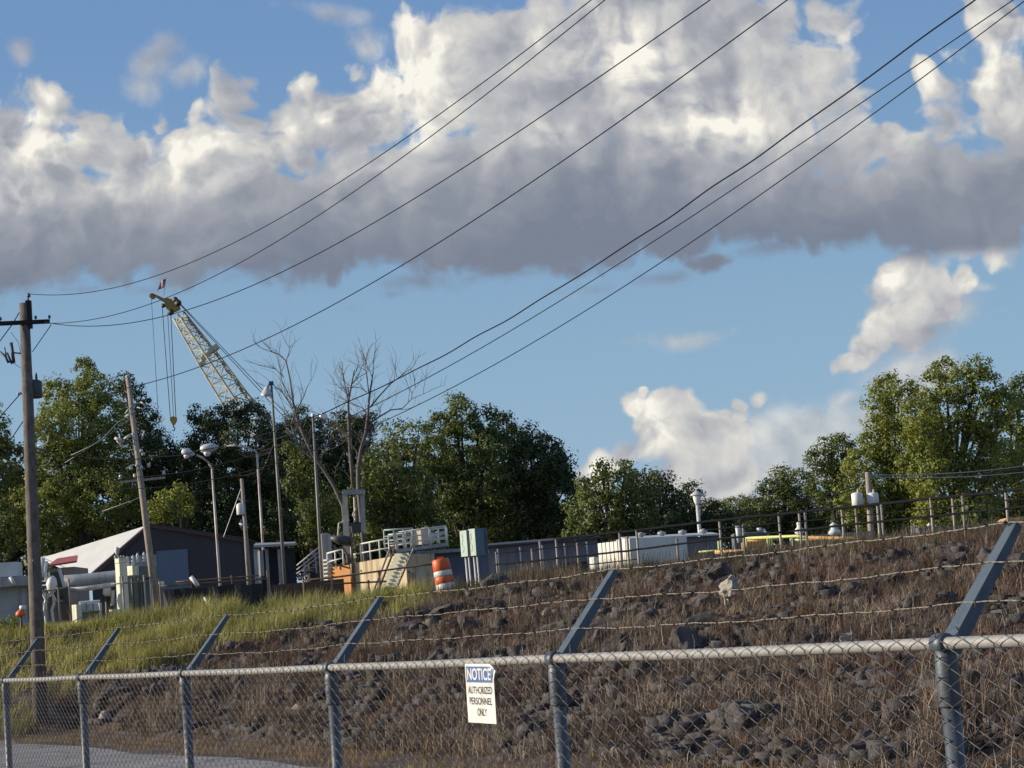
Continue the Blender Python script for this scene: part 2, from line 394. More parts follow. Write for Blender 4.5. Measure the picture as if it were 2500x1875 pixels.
def road_mat():
    m, n, b, out = new_mat('worn_asphalt')
    tc = n.node('ShaderNodeTexCoord').outputs['Object']
    n1 = n.noise(tc, 0.6, 6, 0.6); n2 = n.noise(tc, 45, 4, 0.7)
    c = n.mix(n.smooth(n1, 0.4, 0.65), (0.22, 0.215, 0.22), (0.33, 0.315, 0.30))
    c = n.mix(n.smooth(n2, 0.45, 0.7), c, (0.09, 0.085, 0.085))
    c = n.mix(n.smooth(n.noise(tc, 2.2, 6, 0.7), 0.52, 0.62, 0, 0.5), c, (0.10, 0.085, 0.07))
    crk = n.voro(n.v('ADD', tc, n.v('SCALE', n.noise(tc, 1.5, 4, out='Color'), 0.8)), 0.45, feature='DISTANCE_TO_EDGE')
    c = n.mix(n.smooth(crk, 0.004, 0.02, 0.8, 0), c, (0.04, 0.035, 0.03))
    n.l.new(c, b.inputs['Base Color']); b.inputs['Roughness'].default_value = 0.85
    bp = n.node('ShaderNodeBump'); bp.inputs['Strength'].default_value = 0.5; bp.inputs['Distance'].default_value = 0.02
    n.l.new(n2, bp.inputs['Height']); n.l.new(bp.outputs[0], b.inputs['Normal'])
    return m
rb = random.Random(3); rv = []; rf = []
for i in range(0, 171):
    t = -60 + i * 1.2
    e0 = 6.2 + 0.1 * math.sin(i * 0.9); e1 = 11.9 + 0.16 * math.sin(i * 0.7) + rb.uniform(-0.08, 0.08)
    for s in (e0, e1):
        p = FN * s + FD * t; rv.append((p.x, p.y, 0.02))
    if i: k = 2 * i; rf.append((k - 2, k - 1, k + 1, k))
r = mesh_obj('road', rv, rf, road_mat()); tag(r, kind='structure')

# ------------------------------------------------------------------ weeds, grass, rubble
nr = np.random.default_rng(11)
def value_noise(x, y, s, seed=0):
    """cheap smooth noise for clumping"""
    r = np.random.default_rng(seed); G = r.random((64, 64))
    X = x * s; Y = y * s; xi = np.floor(X).astype(int); yi = np.floor(Y).astype(int); fx = X - xi; fy = Y - yi
    fx = fx * fx * (3 - 2 * fx); fy = fy * fy * (3 - 2 * fy)
    g_ = lambda a, b: G[a % 64, b % 64]
    return (g_(xi, yi) * (1 - fx) + g_(xi + 1, yi) * fx) * (1 - fy) + (g_(xi, yi + 1) * (1 - fx) + g_(xi + 1, yi + 1) * fx) * fy
def blades(px, py, pz, h, w, lean, curl=0.5):
    """numpy grass: each blade a bent, pointed strip of five vertices"""
    n = len(px); th = nr.random(n) * 2 * np.pi; dx, dy = np.cos(th), np.sin(th)
    la = nr.random(n) * 2 * np.pi; lx, ly = np.cos(la) * lean + 0.10 * h, np.sin(la) * lean
    v = np.zeros((n, 5, 3))
    hw = w / 2
    v[:, 0] = np.stack([px - dx * hw, py - dy * hw, pz], -1); v[:, 1] = np.stack([px + dx * hw, py + dy * hw, pz], -1)
    mx, my, mz = px + lx * 0.35, py + ly * 0.35, pz + h * 0.58
    v[:, 2] = np.stack([mx + dx * hw * .8, my + dy * hw * .8, mz], -1); v[:, 3] = np.stack([mx - dx * hw * .8, my - dy * hw * .8, mz], -1)
    v[:, 4] = np.stack([px + lx, py + ly, pz + h * (1 - curl * np.minimum(lean / np.maximum(h, 1e-3), 1) * 0.5)], -1)
    b = np.arange(n)[:, None] * 5
    # quads only: the tip is a degenerate-free kite made of a second quad
    f = np.concatenate([b + np.array([[0, 1, 2, 3]])], 0)
    tri = b + np.array([[3, 2, 4]])
    return v.reshape(-1, 3), f, tri
def grass_obj(name, X, Y, h, w, lean, mat, label=None):
    Zg = hill(X, Y) - 0.03
    v, f, t = blades(X, Y, Zg, h, w, lean)
    me = bpy.data.meshes.new(name); me.vertices.add(len(v)); me.vertices.foreach_set('co', v.astype(np.float32).ravel())
    li = np.concatenate([f.ravel(), t.ravel()]).astype(np.int32); me.loops.add(len(li)); me.loops.foreach_set('vertex_index', li)
    ls = np.concatenate([np.arange(0, f.size, 4), f.size + np.arange(0, t.size, 3)]).astype(np.int32)
    me.polygons.add(len(ls)); me.polygons.foreach_set('loop_start', ls); me.update(calc_edges=True)
    me.materials.append(mat); o = bpy.data.objects.new(name, me); C.objects.link(o)
    return tag(o, label, name.replace('_', ' '), kind='stuff')
def scatter(n, clump_r, per, xlo, xhi, ylo, yhi, keep):
    cx = nr.uniform(xlo, xhi, n); cy = nr.uniform(ylo, yhi, n); k = keep(cx, cy); cx, cy = cx[k], cy[k]
    X = np.repeat(cx, per) + nr.normal(0, clump_r, len(cx) * per); Y = np.repeat(cy, per) + nr.normal(0, clump_r, len(cx) * per)
    return X, Y
def inview(x, y, m=0.06):
    return (np.abs(x / np.maximum(y, 1)) < 0.226 + m)
S_ = lambda x, y: 0.911 * x + 0.413 * y
def on_bank(px, py):
    """point of the bank seen at this position in the photo"""
    d = ray(px, py)
    t = 20.0
    while t < 80:
        p = EYE + d * t
        if p.z < gz_(p.x, p.y): return p
        t += 0.05
    return p
_gb = [on_bank(*q) for q in ((860, 1296), (620, 1352), (420, 1400), (300, 1428), (180, 1478), (40, 1520))]
_gb.sort(key=lambda p: p.y)
_gy = [p.y for p in _gb]; _gq = [p.x / p.y for p in _gb]
print('green edge', [(round(a, 1), round(b, 3)) for a, b in zip(_gy, _gq)])
def greenside(x, y):                                        # negative = on the green left end of the bank
    return x / np.maximum(y, 1) - np.interp(y, _gy, _gq)
m_dry = leafy('dry_weeds', [(0.15, (0.035, 0.028, 0.026)), (0.4, (0.10, 0.075, 0.062)), (0.58, (0.21, 0.13, 0.098)), (0.70, (0.26, 0.22, 0.175)), (0.85, (0.42, 0.33, 0.25))], 0.15, 0.8, 0.8)
m_gold = leafy('gold_grass', [(0.1, (0.14, 0.075, 0.03)), (0.5, (0.27, 0.16, 0.065)), (0.9, (0.38, 0.27, 0.13))], 0.2, 0.8, 0.4)
m_green = leafy('green_grass', [(0.05, (0.15, 0.145, 0.05)), (0.35, (0.30, 0.285, 0.10)), (0.65, (0.46, 0.42, 0.17)), (0.95, (0.60, 0.54, 0.28))], 0.35, 0.6, 0.35)
m_lush = leafy('tall_green_grass', [(0.05, (0.13, 0.13, 0.045)), (0.45, (0.26, 0.255, 0.09)), (0.75, (0.40, 0.37, 0.16)), (0.95, (0.52, 0.46, 0.27))], 0.35, 0.6, 0.35)
m_sage = leafy('crest_weeds', [(0.1, (0.035, 0.04, 0.022)), (0.5, (0.085, 0.09, 0.05)), (0.9, (0.19, 0.17, 0.11))], 0.25, 0.7, 0.4)
# brown weeds over the bank
X, Y = scatter(21000, 0.14, 20, -13, 16, 24, 68, lambda x, y: inview(x, y) & (S_(x, y) > 13.6) & (y < yc_(x) + 1.5) & (greenside(x, y) > -0.01 + 0.03 * (value_noise(x, y, .6, 4) - .5)) & (value_noise(x, y, 0.9, 5) + 0.7 * value_noise(x, y, 2.7, 15) > 0.70))
h = nr.uniform(0.10, 0.5, len(X)) * (0.25 + 1.5 * value_noise(X, Y, 0.8, 6) ** 1.5); grass_obj('dry_weeds', X, Y, h, nr.uniform(0.006, 0.015, len(X)), nr.uniform(0.03, 0.42, len(X)), m_dry, 'dead reddish brown weeds matted over the rocky bank')
# taller stems near the top
X, Y = scatter(1500, 0.22, 14, -6, 16, 42, 66, lambda x, y: inview(x, y) & (y > yc_(x) - 5.5) & (y < yc_(x) + 1) & (x / y > -0.05) & (value_noise(x, y, 0.8, 8) > 0.35))
grass_obj('crest_weeds', X, Y, nr.uniform(0.25, 0.85, len(X)), nr.uniform(0.006, 0.014, len(X)), nr.uniform(0.02, 0.22, len(X)), m_sage, 'grey green weeds standing along the top of the bank')
# dead bushy tufts: stems fanning out of one root
m_red = leafy('reddish_brush', [(0.1, (0.055, 0.032, 0.026)), (0.5, (0.15, 0.088, 0.066)), (0.9, (0.32, 0.21, 0.15))], 0.2, 0.8, 1.2)
m_tan = leafy('tan_brush', [(0.1, (0.07, 0.055, 0.045)), (0.5, (0.19, 0.15, 0.12)), (0.9, (0.42, 0.35, 0.27))], 0.2, 0.8, 1.2)
def tufts(name, n, per, ylo, keep, hlo, hhi, mat, label):
    cx = nr.uniform(-14, 16, n); cy = nr.uniform(ylo, 67, n); k = keep(cx, cy); cx, cy = cx[k], cy[k]; m_ = len(cx)
    hh = np.repeat(nr.uniform(hlo, hhi, m_), per) * nr.uniform(0.45, 1.0, m_ * per)
    X = np.repeat(cx, per) + nr.normal(0, 0.05, m_ * per); Y = np.repeat(cy, per) + nr.normal(0, 0.05, m_ * per)
    grass_obj(name, X, Y, hh, nr.uniform(0.005, 0.011, len(X)), hh * nr.uniform(0.1, 1.0, len(X)), mat, label)
tufts('red_brush', 4300, 46, 24, lambda x, y: inview(x, y) & (y > YBf(x) + 1.5) & (y < yc_(x) + 1) & (greenside(x, y) > 0.0) & (value_noise(x, y, 0.5, 61) > 0.45), 0.22, 0.60, m_red, 'reddish dead brush fanning out between the rocks')
tufts('tan_brush', 4200, 40, 24, lambda x, y: inview(x, y) & (y > YBf(x) + 1.0) & (y < yc_(x) + 1) & (greenside(x, y) > -0.01) & (value_noise(x, y, 0.6, 62) > 0.5), 0.15, 0.5, m_tan, 'bleached tan brush scattered over the bank')
# golden verge
X, Y = scatter(6500, 0.12, 12, -15, 9, 18, 62, lambda x, y: inview(x, y) & (y > YBf(x) - 3.8) & (y < YBf(x) + 1.6 + 1.8 * value_noise(x, y, .8, 3)))
grass_obj('golden_grass', X, Y, nr.uniform(0.04, 0.26, len(X)), nr.uniform(0.006, 0.014, len(X)), nr.uniform(0.02, 0.16, len(X)), m_gold, 'short golden grass along the foot of the bank')
# green slope on the left
gk = lambda x, y: inview(x, y) & (y > YBf(x) + 0.5) & (y < 80) & (greenside(x, y) < 0.0 + 0.04 * (value_noise(x, y, .5, 9) - .5))
X, Y = scatter(15000, 0.17, 13, -19, -3, 54, 80, gk)
grass_obj('green_grass', X, Y, nr.uniform(0.10, 0.42, len(X)), nr.uniform(0.010, 0.02, len(X)), nr.uniform(0.03, 0.25, len(X)), m_green, 'sunlit yellow green grass on the left slope')
X, Y = scatter(1250, 0.25, 30, -12.5, -1.2, 61.5, 68.5, lambda x, y: inview(x, y) & (x / y < -0.045) & (value_noise(x, y, 1.0, 12) > 0.3))
grass_obj('tall_green_grass', X, Y, nr.uniform(0.18, 0.62, len(X)) * (0.55 + 1.3 * value_noise(X, Y, 1.6, 41)), nr.uniform(0.010, 0.02, len(X)), nr.uniform(0.05, 0.35, len(X)), m_lush, 'tall feathery green grass at the top of the slope')

# rocks
def rock_mat(name, a, b_):
    m, n, b, out = new_mat(name)
    tc = n.node('ShaderNodeTexCoord').outputs['Object']; oi = n.node('ShaderNodeObjectInfo')
    f = n.noise(n.v('ADD', tc, oi.outputs['Location']), 3.5, 8, 0.7)
    c = n.mix(n.smooth(f, 0.35, 0.65), a, b_)
    c = n.mix(n.m('MULTIPLY', oi.outputs['Random'], 0.55), c, tuple(0.5 * (p + q) * r_ for p, q, r_ in zip(a, b_, (1.6, 1.25, 1.0))))
    n.l.new(c, b.inputs['Base Color']); b.inputs['Roughness'].default_value = 0.85
    bp = n.node('ShaderNodeBump'); bp.inputs['Strength'].default_value = 0.8; bp.inputs['Distance'].default_value = 0.05
    n.l.new(n.noise(tc, 9, 6, 0.7), bp.inputs['Height']); n.l.new(bp.outputs[0], b.inputs['Normal'])
    return m
m_rock = rock_mat('riprap', (0.022, 0.021, 0.023), (0.10, 0.092, 0.09))
m_pale = rock_mat('pale_stone', (0.22, 0.19, 0.17), (0.42, 0.38, 0.34))
import bmesh
def rock_mesh(seed, mat):
    rr = random.Random(seed); bm = bmesh.new()
    for _ in range(rr.choice((14, 18, 22))):
        d = Vector((rr.gauss(0, 1), rr.gauss(0, 1), rr.gauss(0, 1))).normalized()
        bm.verts.new(Vector((d.x * rr.uniform(.8, 1.1), d.y * rr.uniform(.6, .9), d.z * rr.uniform(.5, .8))) * 0.5)
    bmesh.ops.convex_hull(bm, input=bm.verts)
    bmesh.ops.delete(bm, geom=[v for v in bm.verts if not v.link_faces], context='VERTS')
    bmesh.ops.triangulate(bm, faces=bm.faces[:]); bmesh.ops.subdivide_edges(bm, edges=bm.edges[:], cuts=3, use_grid_fill=True)
    for v in bm.verts:
        d = v.co.normalized(); v.co += d * (0.10 * mnoise.noise(v.co * 4 + Vector((seed, 0, 0))) + 0.04 * mnoise.noise(v.co * 11 + Vector((0, seed, 0))))
    me = bpy.data.meshes.new('rock'); bm.to_mesh(me); bm.free(); me.materials.append(mat); return me
RM = [rock_mesh(i, m_rock) for i in range(9)]
nro = random.Random(21); placed = []; tries = 0
while len(placed) < 285 and tries < 60000:
    tries += 1
    y = nro.uniform(25, 66); x = nro.uniform(-0.23, 0.24) * y; s = 0.911 * x + 0.413 * y
    if s < 14.2 or y > float(yc_(x)) - 0.6: continue
    if greenside(x, y) < 0.004: continue
    band = float(value_noise(np.array([x]), np.array([y]), 0.45, 31)[0])
    if band < 0.42: continue
    size = nro.choice([0.28, 0.36, 0.45, 0.55, 0.7, 0.9]) * (0.8 if y < 40 else 1.05) * nro.uniform(0.8, 1.15)
    if any((x - a) ** 2 + (y - b) ** 2 < ((size + c) * 0.42) ** 2 for a, b, c in placed): continue
    placed.append((x, y, size))
for i, (x, y, size) in enumerate(placed):
    o = bpy.data.objects.new('rock', RM[i % len(RM)]); C.objects.link(o)
    o.location = (x, y, gz_(x, y) + size * 0.08); o.scale = (size * nro.uniform(.8, 1.2), size * nro.uniform(.7, 1.1), size * nro.uniform(.6, 1.05)); o.rotation_euler = (nro.uniform(-.4, .4), nro.uniform(-.4, .4), nro.uniform(0, 6.28))
    tag(o, 'dark grey angular riprap rock bedded in the weedy bank', 'rock', 'dark riprap rocks on the bank')
# small rubble between the rocks: one countless mass
cube = np.array([(x, y, z) for x in (-1, 1) for y in (-1, 1) for z in (-1, 1)], float)
cf = np.array([(0, 1, 3, 2), (4, 6, 7, 5), (0, 4, 5, 1), (2, 3, 7, 6), (0, 2, 6, 4), (1, 5, 7, 3)])
n_ = 9000; X = nr.uniform(-0.23, 0.235, n_); Y = nr.uniform(26, 66, n_); X = X * Y
k = (S_(X, Y) > 13.9) & (Y < yc_(X)) & (greenside(X, Y) > 0); X, Y = X[k], Y[k]
sz = nr.uniform(0.03, 0.19, (len(X), 1, 1)); vv = cube[None] * sz * nr.uniform(0.45, 1.0, (len(X), 8, 3))
th = nr.random(len(X)) * 6.28; c_, s_ = np.cos(th)[:, None], np.sin(th)[:, None]
vx = vv[..., 0] * c_ - vv[..., 1] * s_ + X[:, None]; vy = vv[..., 0] * s_ + vv[..., 1] * c_ + Y[:, None]; vz = vv[..., 2] * 0.7 + hill(X, Y)[:, None] + 0.02
o = mesh_obj('rubble', np.stack([vx, vy, vz], -1).reshape(-1, 3), (np.arange(len(X))[:, None, None] * 8 + cf[None]).reshape(-1, 4), m_rock)
tag(o, 'small broken stones littering the bank between the rocks', 'rubble', kind='stuff')
# the few stones light enough to pick out
PR = [rock_mesh(100 + i, m_pale) for i in range(3)]
for i, (px, py, s, lab) in enumerate([(1645, 1500, 0.34, 'pale rounded stone seen through the mesh midway between the two nearest posts'),
        (1178, 1330, 0.38, 'pale flat topped stone left of the third slanted arm'),
        (640, 1535, 0.34, 'small pale stone behind the mesh left of the post before the notice'),
        (1830, 1395, 0.6, 'large light grey stone just above the top rail near the right post'),
        (1330, 1630, 0.3, 'pale stone low on the bank right of the post beside the notice'),
        (228, 1555, 0.55, 'light grey slab of stone at the foot of the grassy slope')]):
    p = on_bank(px, py); o = bpy.data.objects.new('pale_rock', PR[i % 3]); C.objects.link(o)
    o.location = (p.x, p.y, p.z + s * 0.1); o.scale = (s, s, s * 0.8); o.rotation_euler = (0.2, 0.1 * i, i * 1.1); tag(o, lab, 'rock')
# ------------------------------------------------------------------ the chain-link fence in front
def galv(name, c, rough=0.45, metal=0.55, scale=14):
    return weathered(name, c, tuple(x * 0.5 for x in c), scale, rough, metal, 0.12, 160)
m_galv = galv('galvanised_steel', (0.095, 0.115, 0.14), 0.45, 0.2)
m_rail = galv('galvanised_rail', (0.34, 0.335, 0.325), 0.6, 0.15)
m_arm = galv('pressed_steel', (0.09, 0.12, 0.155), 0.5, 0.2)
m_wire = galv('fence_wire', (0.155, 0.145, 0.135), 0.5, 0.3)
m_barb = galv('barbed_wire_steel', (0.27, 0.245, 0.21), 0.65, 0.3, 60)
m_rust = weathered('rusty_barb', (0.05, 0.038, 0.032), None, 40, 0.8, 0.3)
P0 = Vector((1.3626, 7.60, 0)); SP = 3.05; RAILZ = 1.838
def fpt(k, z=0.0, n=0.0):
    p = P0 + FD * (SP * k) + FN * n; return Vector((p.x, p.y, z))
fence = thing('chain_link_fence', 'long galvanised chain link fence with slanted barbed wire arms running across the foreground', 'fence', fpt(0))
K0, K1 = -1, 10
m = MB(); pts = []
rr = random.Random(5)
for k in range(K0, K1 + 1): pts += [fpt(k, RAILZ), fpt(k + 0.5, RAILZ - 0.004)] if k < K1 else [fpt(k, RAILZ)]
m.tube(pts, 0.0212, 14); m.build('top_rail', m_rail, fence, True)
for k in range(K0, K1 + 1):
    ln = rr.uniform(-0.012, 0.012)
    m = MB(); m.tube([fpt(k, -0.3, .010), fpt(k, RAILZ - 0.02, .010 + ln * 0.2)], 0.031, 16); po = m.build('post', m_galv, fence, True)
    # sleeve that carries the arm, rail passes through its eye
    m = MB(); b = fpt(k, 0, 0.010)
    m.lathe((b.x, b.y, RAILZ - 0.21), [(0.0375, 0), (0.0385, 0.004), (0.0385, 0.15), (0.034, 0.20)], 18)
    m.lathe(fpt(k, RAILZ, 0) - FD * 0.032, [(0.0245, 0), (0.034, 0.002), (0.034, 0.062), (0.0245, 0.064)], 16, FD)
    m.build('sleeve', m_galv, po, True)
    # pressed arm: a tapering channel leaning outwards
    a0 = fpt(k, RAILZ - 0.03, 0.02); a1 = fpt(k + ln * 0.3, RAILZ + 0.378, 0.345)
    ax = (a1 - a0).normalized(); side = FD; nrm = ax.cross(side).normalized()
    m = MB()
    for sgn in (-1, 1):
        w0, w1, d0, d1 = 0.038, 0.024, 0.052, 0.028
        q = lambda c, ww, dd: [c + side * sgn * ww - nrm * dd / 2, c + side * sgn * (ww - 0.003) - nrm * dd / 2, c + side * sgn * (ww - 0.003) + nrm * dd / 2, c + side * sgn * ww + nrm * dd / 2]
        m.hexa(q(a0, w0, d0), q(a1, w1, d1))
    qb = lambda c, ww, dd: [c + side * (ww - .0035) + nrm * (dd / 2), c - side * (ww - .0035) + nrm * (dd / 2), c - side * (ww - .0035) + nrm * (dd / 2 - .003), c + side * (ww - .0035) + nrm * (dd / 2 - .003)]
    m.hexa(qb(a0, .038, .052), qb(a1, .024, .028))
    m.slab([a1 + side * .019 + nrm * .009, a1 - side * .019 + nrm * .009, a1 - side * .019 - nrm * .011, a1 + side * .019 - nrm * .011], ax * 0.004)
    m.build('slanted_arm', m_arm, po)
# woven mesh: every wire is a crimped zigzag hooked into its neighbours
PITCHW, HALFH = 0.064, 0.0335
hk = 0.0042; ntr = int((K1 - K0) * SP / PITCHW * 2)
npt = int(RAILZ / HALFH)
vs = []; fs = []; R_ = 0.0019
for i in range(ntr // 2 + 1):
    u0 = K0 * SP + i * PITCHW
    jag = rr.uniform(0.02, 0.055)
    path = []
    flipd = 1
    zt = RAILZ + 0.022
    nrow = int((zt - 0.03) / HALFH)
    for j in range(nrow, -1, -1):
        z = zt - (nrow - j) * HALFH
        sgn = 1 if (nrow - j + i) % 2 else -1
        uc = u0 + sgn * (PITCHW / 2 + 0.0015)
        # crimp: two points round the knuckle, crossing the neighbour
        path.append((uc - sgn * 0.006, z + 0.005, -hk * sgn)); path.append((uc, z, 0.0)); path.append((uc - sgn * 0.006, z - 0.005, hk * sgn))
    # twisted barb at the top
    sg0 = 1 if i % 2 else -1
    top = [(u0 + sg0 * PITCHW / 2 + rr.uniform(-.006, .006), zt + jag, rr.uniform(-.008, .008)), (u0 + sg0 * PITCHW / 2, zt + jag * 0.5, 0.004)]
    path = top + path
    n = len(path); o = len(vs)
    A = np.array(path)
    c = np.array(fpt(0))[None] + np.array(FD)[None] * A[:, :1] + np.array(FN)[None] * (A[:, 2:3] - 0.032)
    c[:, 2] = A[:, 1]
    uu = np.array(FD) * R_; nn = np.array(FN) * R_; zz = np.array((0, 0, 1)) * R_ * 0.5
    ring = np.stack([c + uu, c + nn + zz, c - uu, c - nn - zz], 1).reshape(-1, 3)
    vs.append(ring)
base = 0; F_ = []
for r_ in vs:
    n = len(r_) // 4; idx = np.arange(n * 4).reshape(n, 4) + base
    F_.append(np.stack([idx[:-1], np.roll(idx[:-1], -1, 1), np.roll(idx[1:], -1, 1), idx[1:]], -1).reshape(-1, 4)); base += len(r_)
mesh_obj('wire_mesh', np.concatenate(vs), np.concatenate(F_), m_wire, fence, True)
# three strands of barbed wire
def barbed(frac, seed):
    r_ = random.Random(seed); m = MB(); mb = MB()
    L = (K1 - K0) * SP; n = int(L / 0.022)
    ctr = []
    ph = [r_.uniform(0, 6.28) for _ in range(6)]
    def pos(u):
        k = u / SP; fk = k - math.floor(k)
        sag = -0.018 * 4 * fk * (1 - fk) * (0.6 + 0.4 * math.sin(ph[0] + 2.3 * math.floor(k)))
        wob = 0.0012 * math.sin(u * 21 + ph[1]) + 0.0008 * math.sin(u * 47 + ph[2]) + 0.0028 * math.sin(u * 6.1 + ph[3])
        wobn = 0.003 * math.sin(u * 19 + ph[4])
        nn_ = lerp(0.02, 0.345, frac) ; z = lerp(RAILZ - 0.03, RAILZ + 0.378, frac)
        off = 0.018
        return fpt(k, z + sag + wob + off * 0.6, nn_ - off + wobn)
    for s in (0, math.pi):
        pts = []
        for i in range(n + 1):
            u = K0 * SP + i * 0.022; c = pos(u); a = u * 2 * math.pi / 0.075 + s
            pts.append(c + FN * 0.0016 * math.cos(a) + Vector((0, 0, 0.0016 * math.sin(a))))
        m.tube(pts, 0.0015, 4, False)
    o = m.build('barbed_wire', m_barb, fence, True)
    u = K0 * SP
    while u < K1 * SP:
        u += 0.127 * r_.uniform(0.93, 1.07); c = pos(u)
        mb.tube([c + FD * q * 0.0028 + FN * 0.0042 * math.cos(q * 2.1) + Vector((0, 0, 0.0042 * math.sin(q * 2.1))) for q in range(-2, 4)], 0.0018, 4)
        for _ in range(4):
            d = Vector((r_.uniform(-.35, .35), r_.uniform(-.35, .35), r_.choice((-1, 1)) * r_.uniform(.5, 1))).normalized() if _ % 2 else (FN * r_.choice((-1, 1)) + Vector((0, 0, r_.uniform(-.7, .7)))).normalized()
            mb.tube([c, c + d * 0.019], 0.0022, 4, True, 0.0009)
    mb.build('barbs', m_rust, o)
for i, fr in enumerate((0.36, 0.68, 0.99)): barbed(fr, 40 + i)

# ------------------------------------------------------------------ notice sign wired to the mesh
def plane_hit(px, py, s):
    """point of the vertical plane parallel to the fence, s metres across, seen at this photo position"""
    d = ray(px, py); t = (s - FN.dot(EYE)) / FN.dot(d); return EYE + d * t
SF = FN.dot(P0)
tl, tr_, bl, br = [plane_hit(*p, SF - 0.045) for p in ((1003, 1434), (1066, 1434), (1015, 1560), (1073, 1564))]
ctr_ = (tl + tr_ + bl + br) / 4
eu = ((tr_ - tl) + (br - bl)).normalized(); ev = ((tl - bl) + (tr_ - br)).normalized(); ev = (ev - eu * ev.dot(eu)).normalized(); en = eu.cross(ev)
SW, SH = ((tr_ - tl).length + (br - bl).length) / 2, ((tl - bl).length + (tr_ - br).length) / 2
print('notice size', SW, SH, 'centre', ctr_)
m_white = weathered('sign_white', (0.78, 0.77, 0.72), (0.55, 0.52, 0.46), 9, 0.5, 0, 0.05, 60, 0.35, (0.35, 0.30, 0.25))
m_blue = weathered('sign_blue', (0.06, 0.13, 0.34), (0.10, 0.18, 0.40), 8, 0.45, 0, 0.02)
m_ink = weathered('sign_ink', (0.035, 0.04, 0.055), (0.07, 0.08, 0.1), 20, 0.6, 0, 0.02)
sg = thing('notice_sign', 'blue and white NOTICE AUTHORIZED PERSONNEL ONLY sign with a bent corner on the mesh', 'sign', ctr_)
def sp(u, v, n=0.0):
    # top right corner curls away
    c = max(0.0, (u - 0.32) + (v - 0.40)) * 1.6
    return ctr_ + eu * (u * SW) + ev * (v * SH) + en * (n - 0.05 * c * c * 4)
def patch(u0, v0, u1, v1, n0, n1, div=10, cutc=False):
    m = MB(); o = []
    for n in (n0, n1):
        for j in range(div + 1):
            for i in range(div + 1):
                u = lerp(u0, u1, i / div); v = lerp(v0, v1, j / div)
                if cutc:                           # torn, dog-eared corner
                    ex = (u - 0.34) / 0.16 + (v - 0.44) / 0.06
                    if u > 0.36 and v > 0.36: v = min(v, 0.5 - (u - 0.36) * 0.9)
                o.append(sp(u, v, n))
    w_ = div + 1; N = w_ * w_; f = []
    for j in range(div):
        for i in range(div):
            a = j * w_ + i; f.append((a, a + 1, a + w_ + 1, a + w_)); f.append((N + a, N + a + w_, N + a + w_ + 1, N + a + 1))
    for i in range(div):
        f.append((i, N + i, N + i + 1, i + 1)); a = div * w_ + i; f.append((a, a + 1, N + a + 1, N + a))
        a = i * w_; f.append((a, a + w_, N + a + w_, N + a)); a = i * w_ + div; f.append((a, N + a, N + a + w_, a + w_))
    return m.add(o, f)
if en.dot(EYE - ctr_) < 0: en = -en
patch(-0.5, -0.5, 0.5, 0.5, 0.0, 0.003, 12, True).build('panel', m_white, sg)
patch(-0.46, 0.185, 0.46, 0.455, 0.0032, 0.0042, 10, True).build('header_band', m_blue, sg)
def lettering(text, uc, vc, hgt, wid, mat, n):
    cu = bpy.data.curves.new('txt', 'FONT'); cu.body = text; cu.align_x = 'CENTER'; cu.align_y = 'CENTER'; cu.size = 1; cu.offset = 0.018
    to = bpy.data.objects.new('txt', cu); C.objects.link(to)
    dg = bpy.context.evaluated_depsgraph_get(); me = bpy.data.meshes.new_from_object(to.evaluated_get(dg))
    C.objects.unlink(to); bpy.data.objects.remove(to)
    V = [v.co.copy() for v in me.vertices]; Fc = [tuple(p.vertices) for p in me.polygons]
    xs = [v.x for v in V]; ys = [v.y for v in V]; w0, h0 = max(xs) - min(xs), max(ys) - min(ys); cx, cy = (max(xs) + min(xs)) / 2, (max(ys) + min(ys)) / 2
    m = MB(); m.add([sp(uc + (v.x - cx) / w0 * wid, vc + (v.y - cy) / h0 * hgt, n) for v in V], Fc)
    return m.build('lettering', mat, sg)
lettering('NOTICE', 0.0, 0.325, 0.20, 0.84, m_white, 0.0052)
lettering('AUTHORIZED', 0.0, 0.055, 0.125, 0.86, m_ink, 0.0040)
lettering('PERSONNEL', 0.0, -0.13, 0.125, 0.80, m_ink, 0.0040)
lettering('ONLY', 0.03, -0.315, 0.13, 0.34, m_ink, 0.0040)

# pale rag snagged on the middle strand
m_rag = weathered('rag', (0.50, 0.46, 0.40), (0.30, 0.27, 0.24), 30, 0.9, 0, 0.8, 120)
rg = random.Random(8)
c0 = plane_hit(1577, 1274, SF + 0.24)
m = MB(); N1, N2 = 12, 12; vv_ = []
for j in range(N2):
    for i in range(N1):
        a = i / N1 * 2 * math.pi; t = j / (N2 - 1)
        rad_ = (0.012 + 0.040 * math.sin(math.pi * min(t * 1.05, 1)) ** 0.7) * (1 + 0.3 * math.sin(3 * a + 5 * t) + 0.16 * rg.uniform(-1, 1))
        vv_.append(c0 + FD * (-(0.03 * (t - 0.5)) - rad_ * math.cos(a) * 0.9) + FN * rad_ * math.sin(a) * 0.6 + Vector((0, 0, 0.095 * (t - 0.42) + 0.006 * rg.uniform(-1, 1))))
m.add(vv_, [(j * N1 + i, j * N1 + (i + 1) % N1, (j + 1) * N1 + (i + 1) % N1, (j + 1) * N1 + i) for j in range(N2 - 1) for i in range(N1)] + [tuple(range(N1))[::-1], tuple((N2 - 1) * N1 + i for i in range(N1))])
m.tube([c0 + FD * 0.03 + Vector((0, 0, -0.02)), c0 + FD * 0.045 + Vector((0, 0, -0.035)), c0 + FD * 0.047 + Vector((0, 0, -0.065))], [0.012, 0.008, 0.004], 6)
o = m.build('rag', m_rag, None, False); tag(o, 'crumpled pale cloth scrap snagged on the middle strand of barbed wire', 'rag')
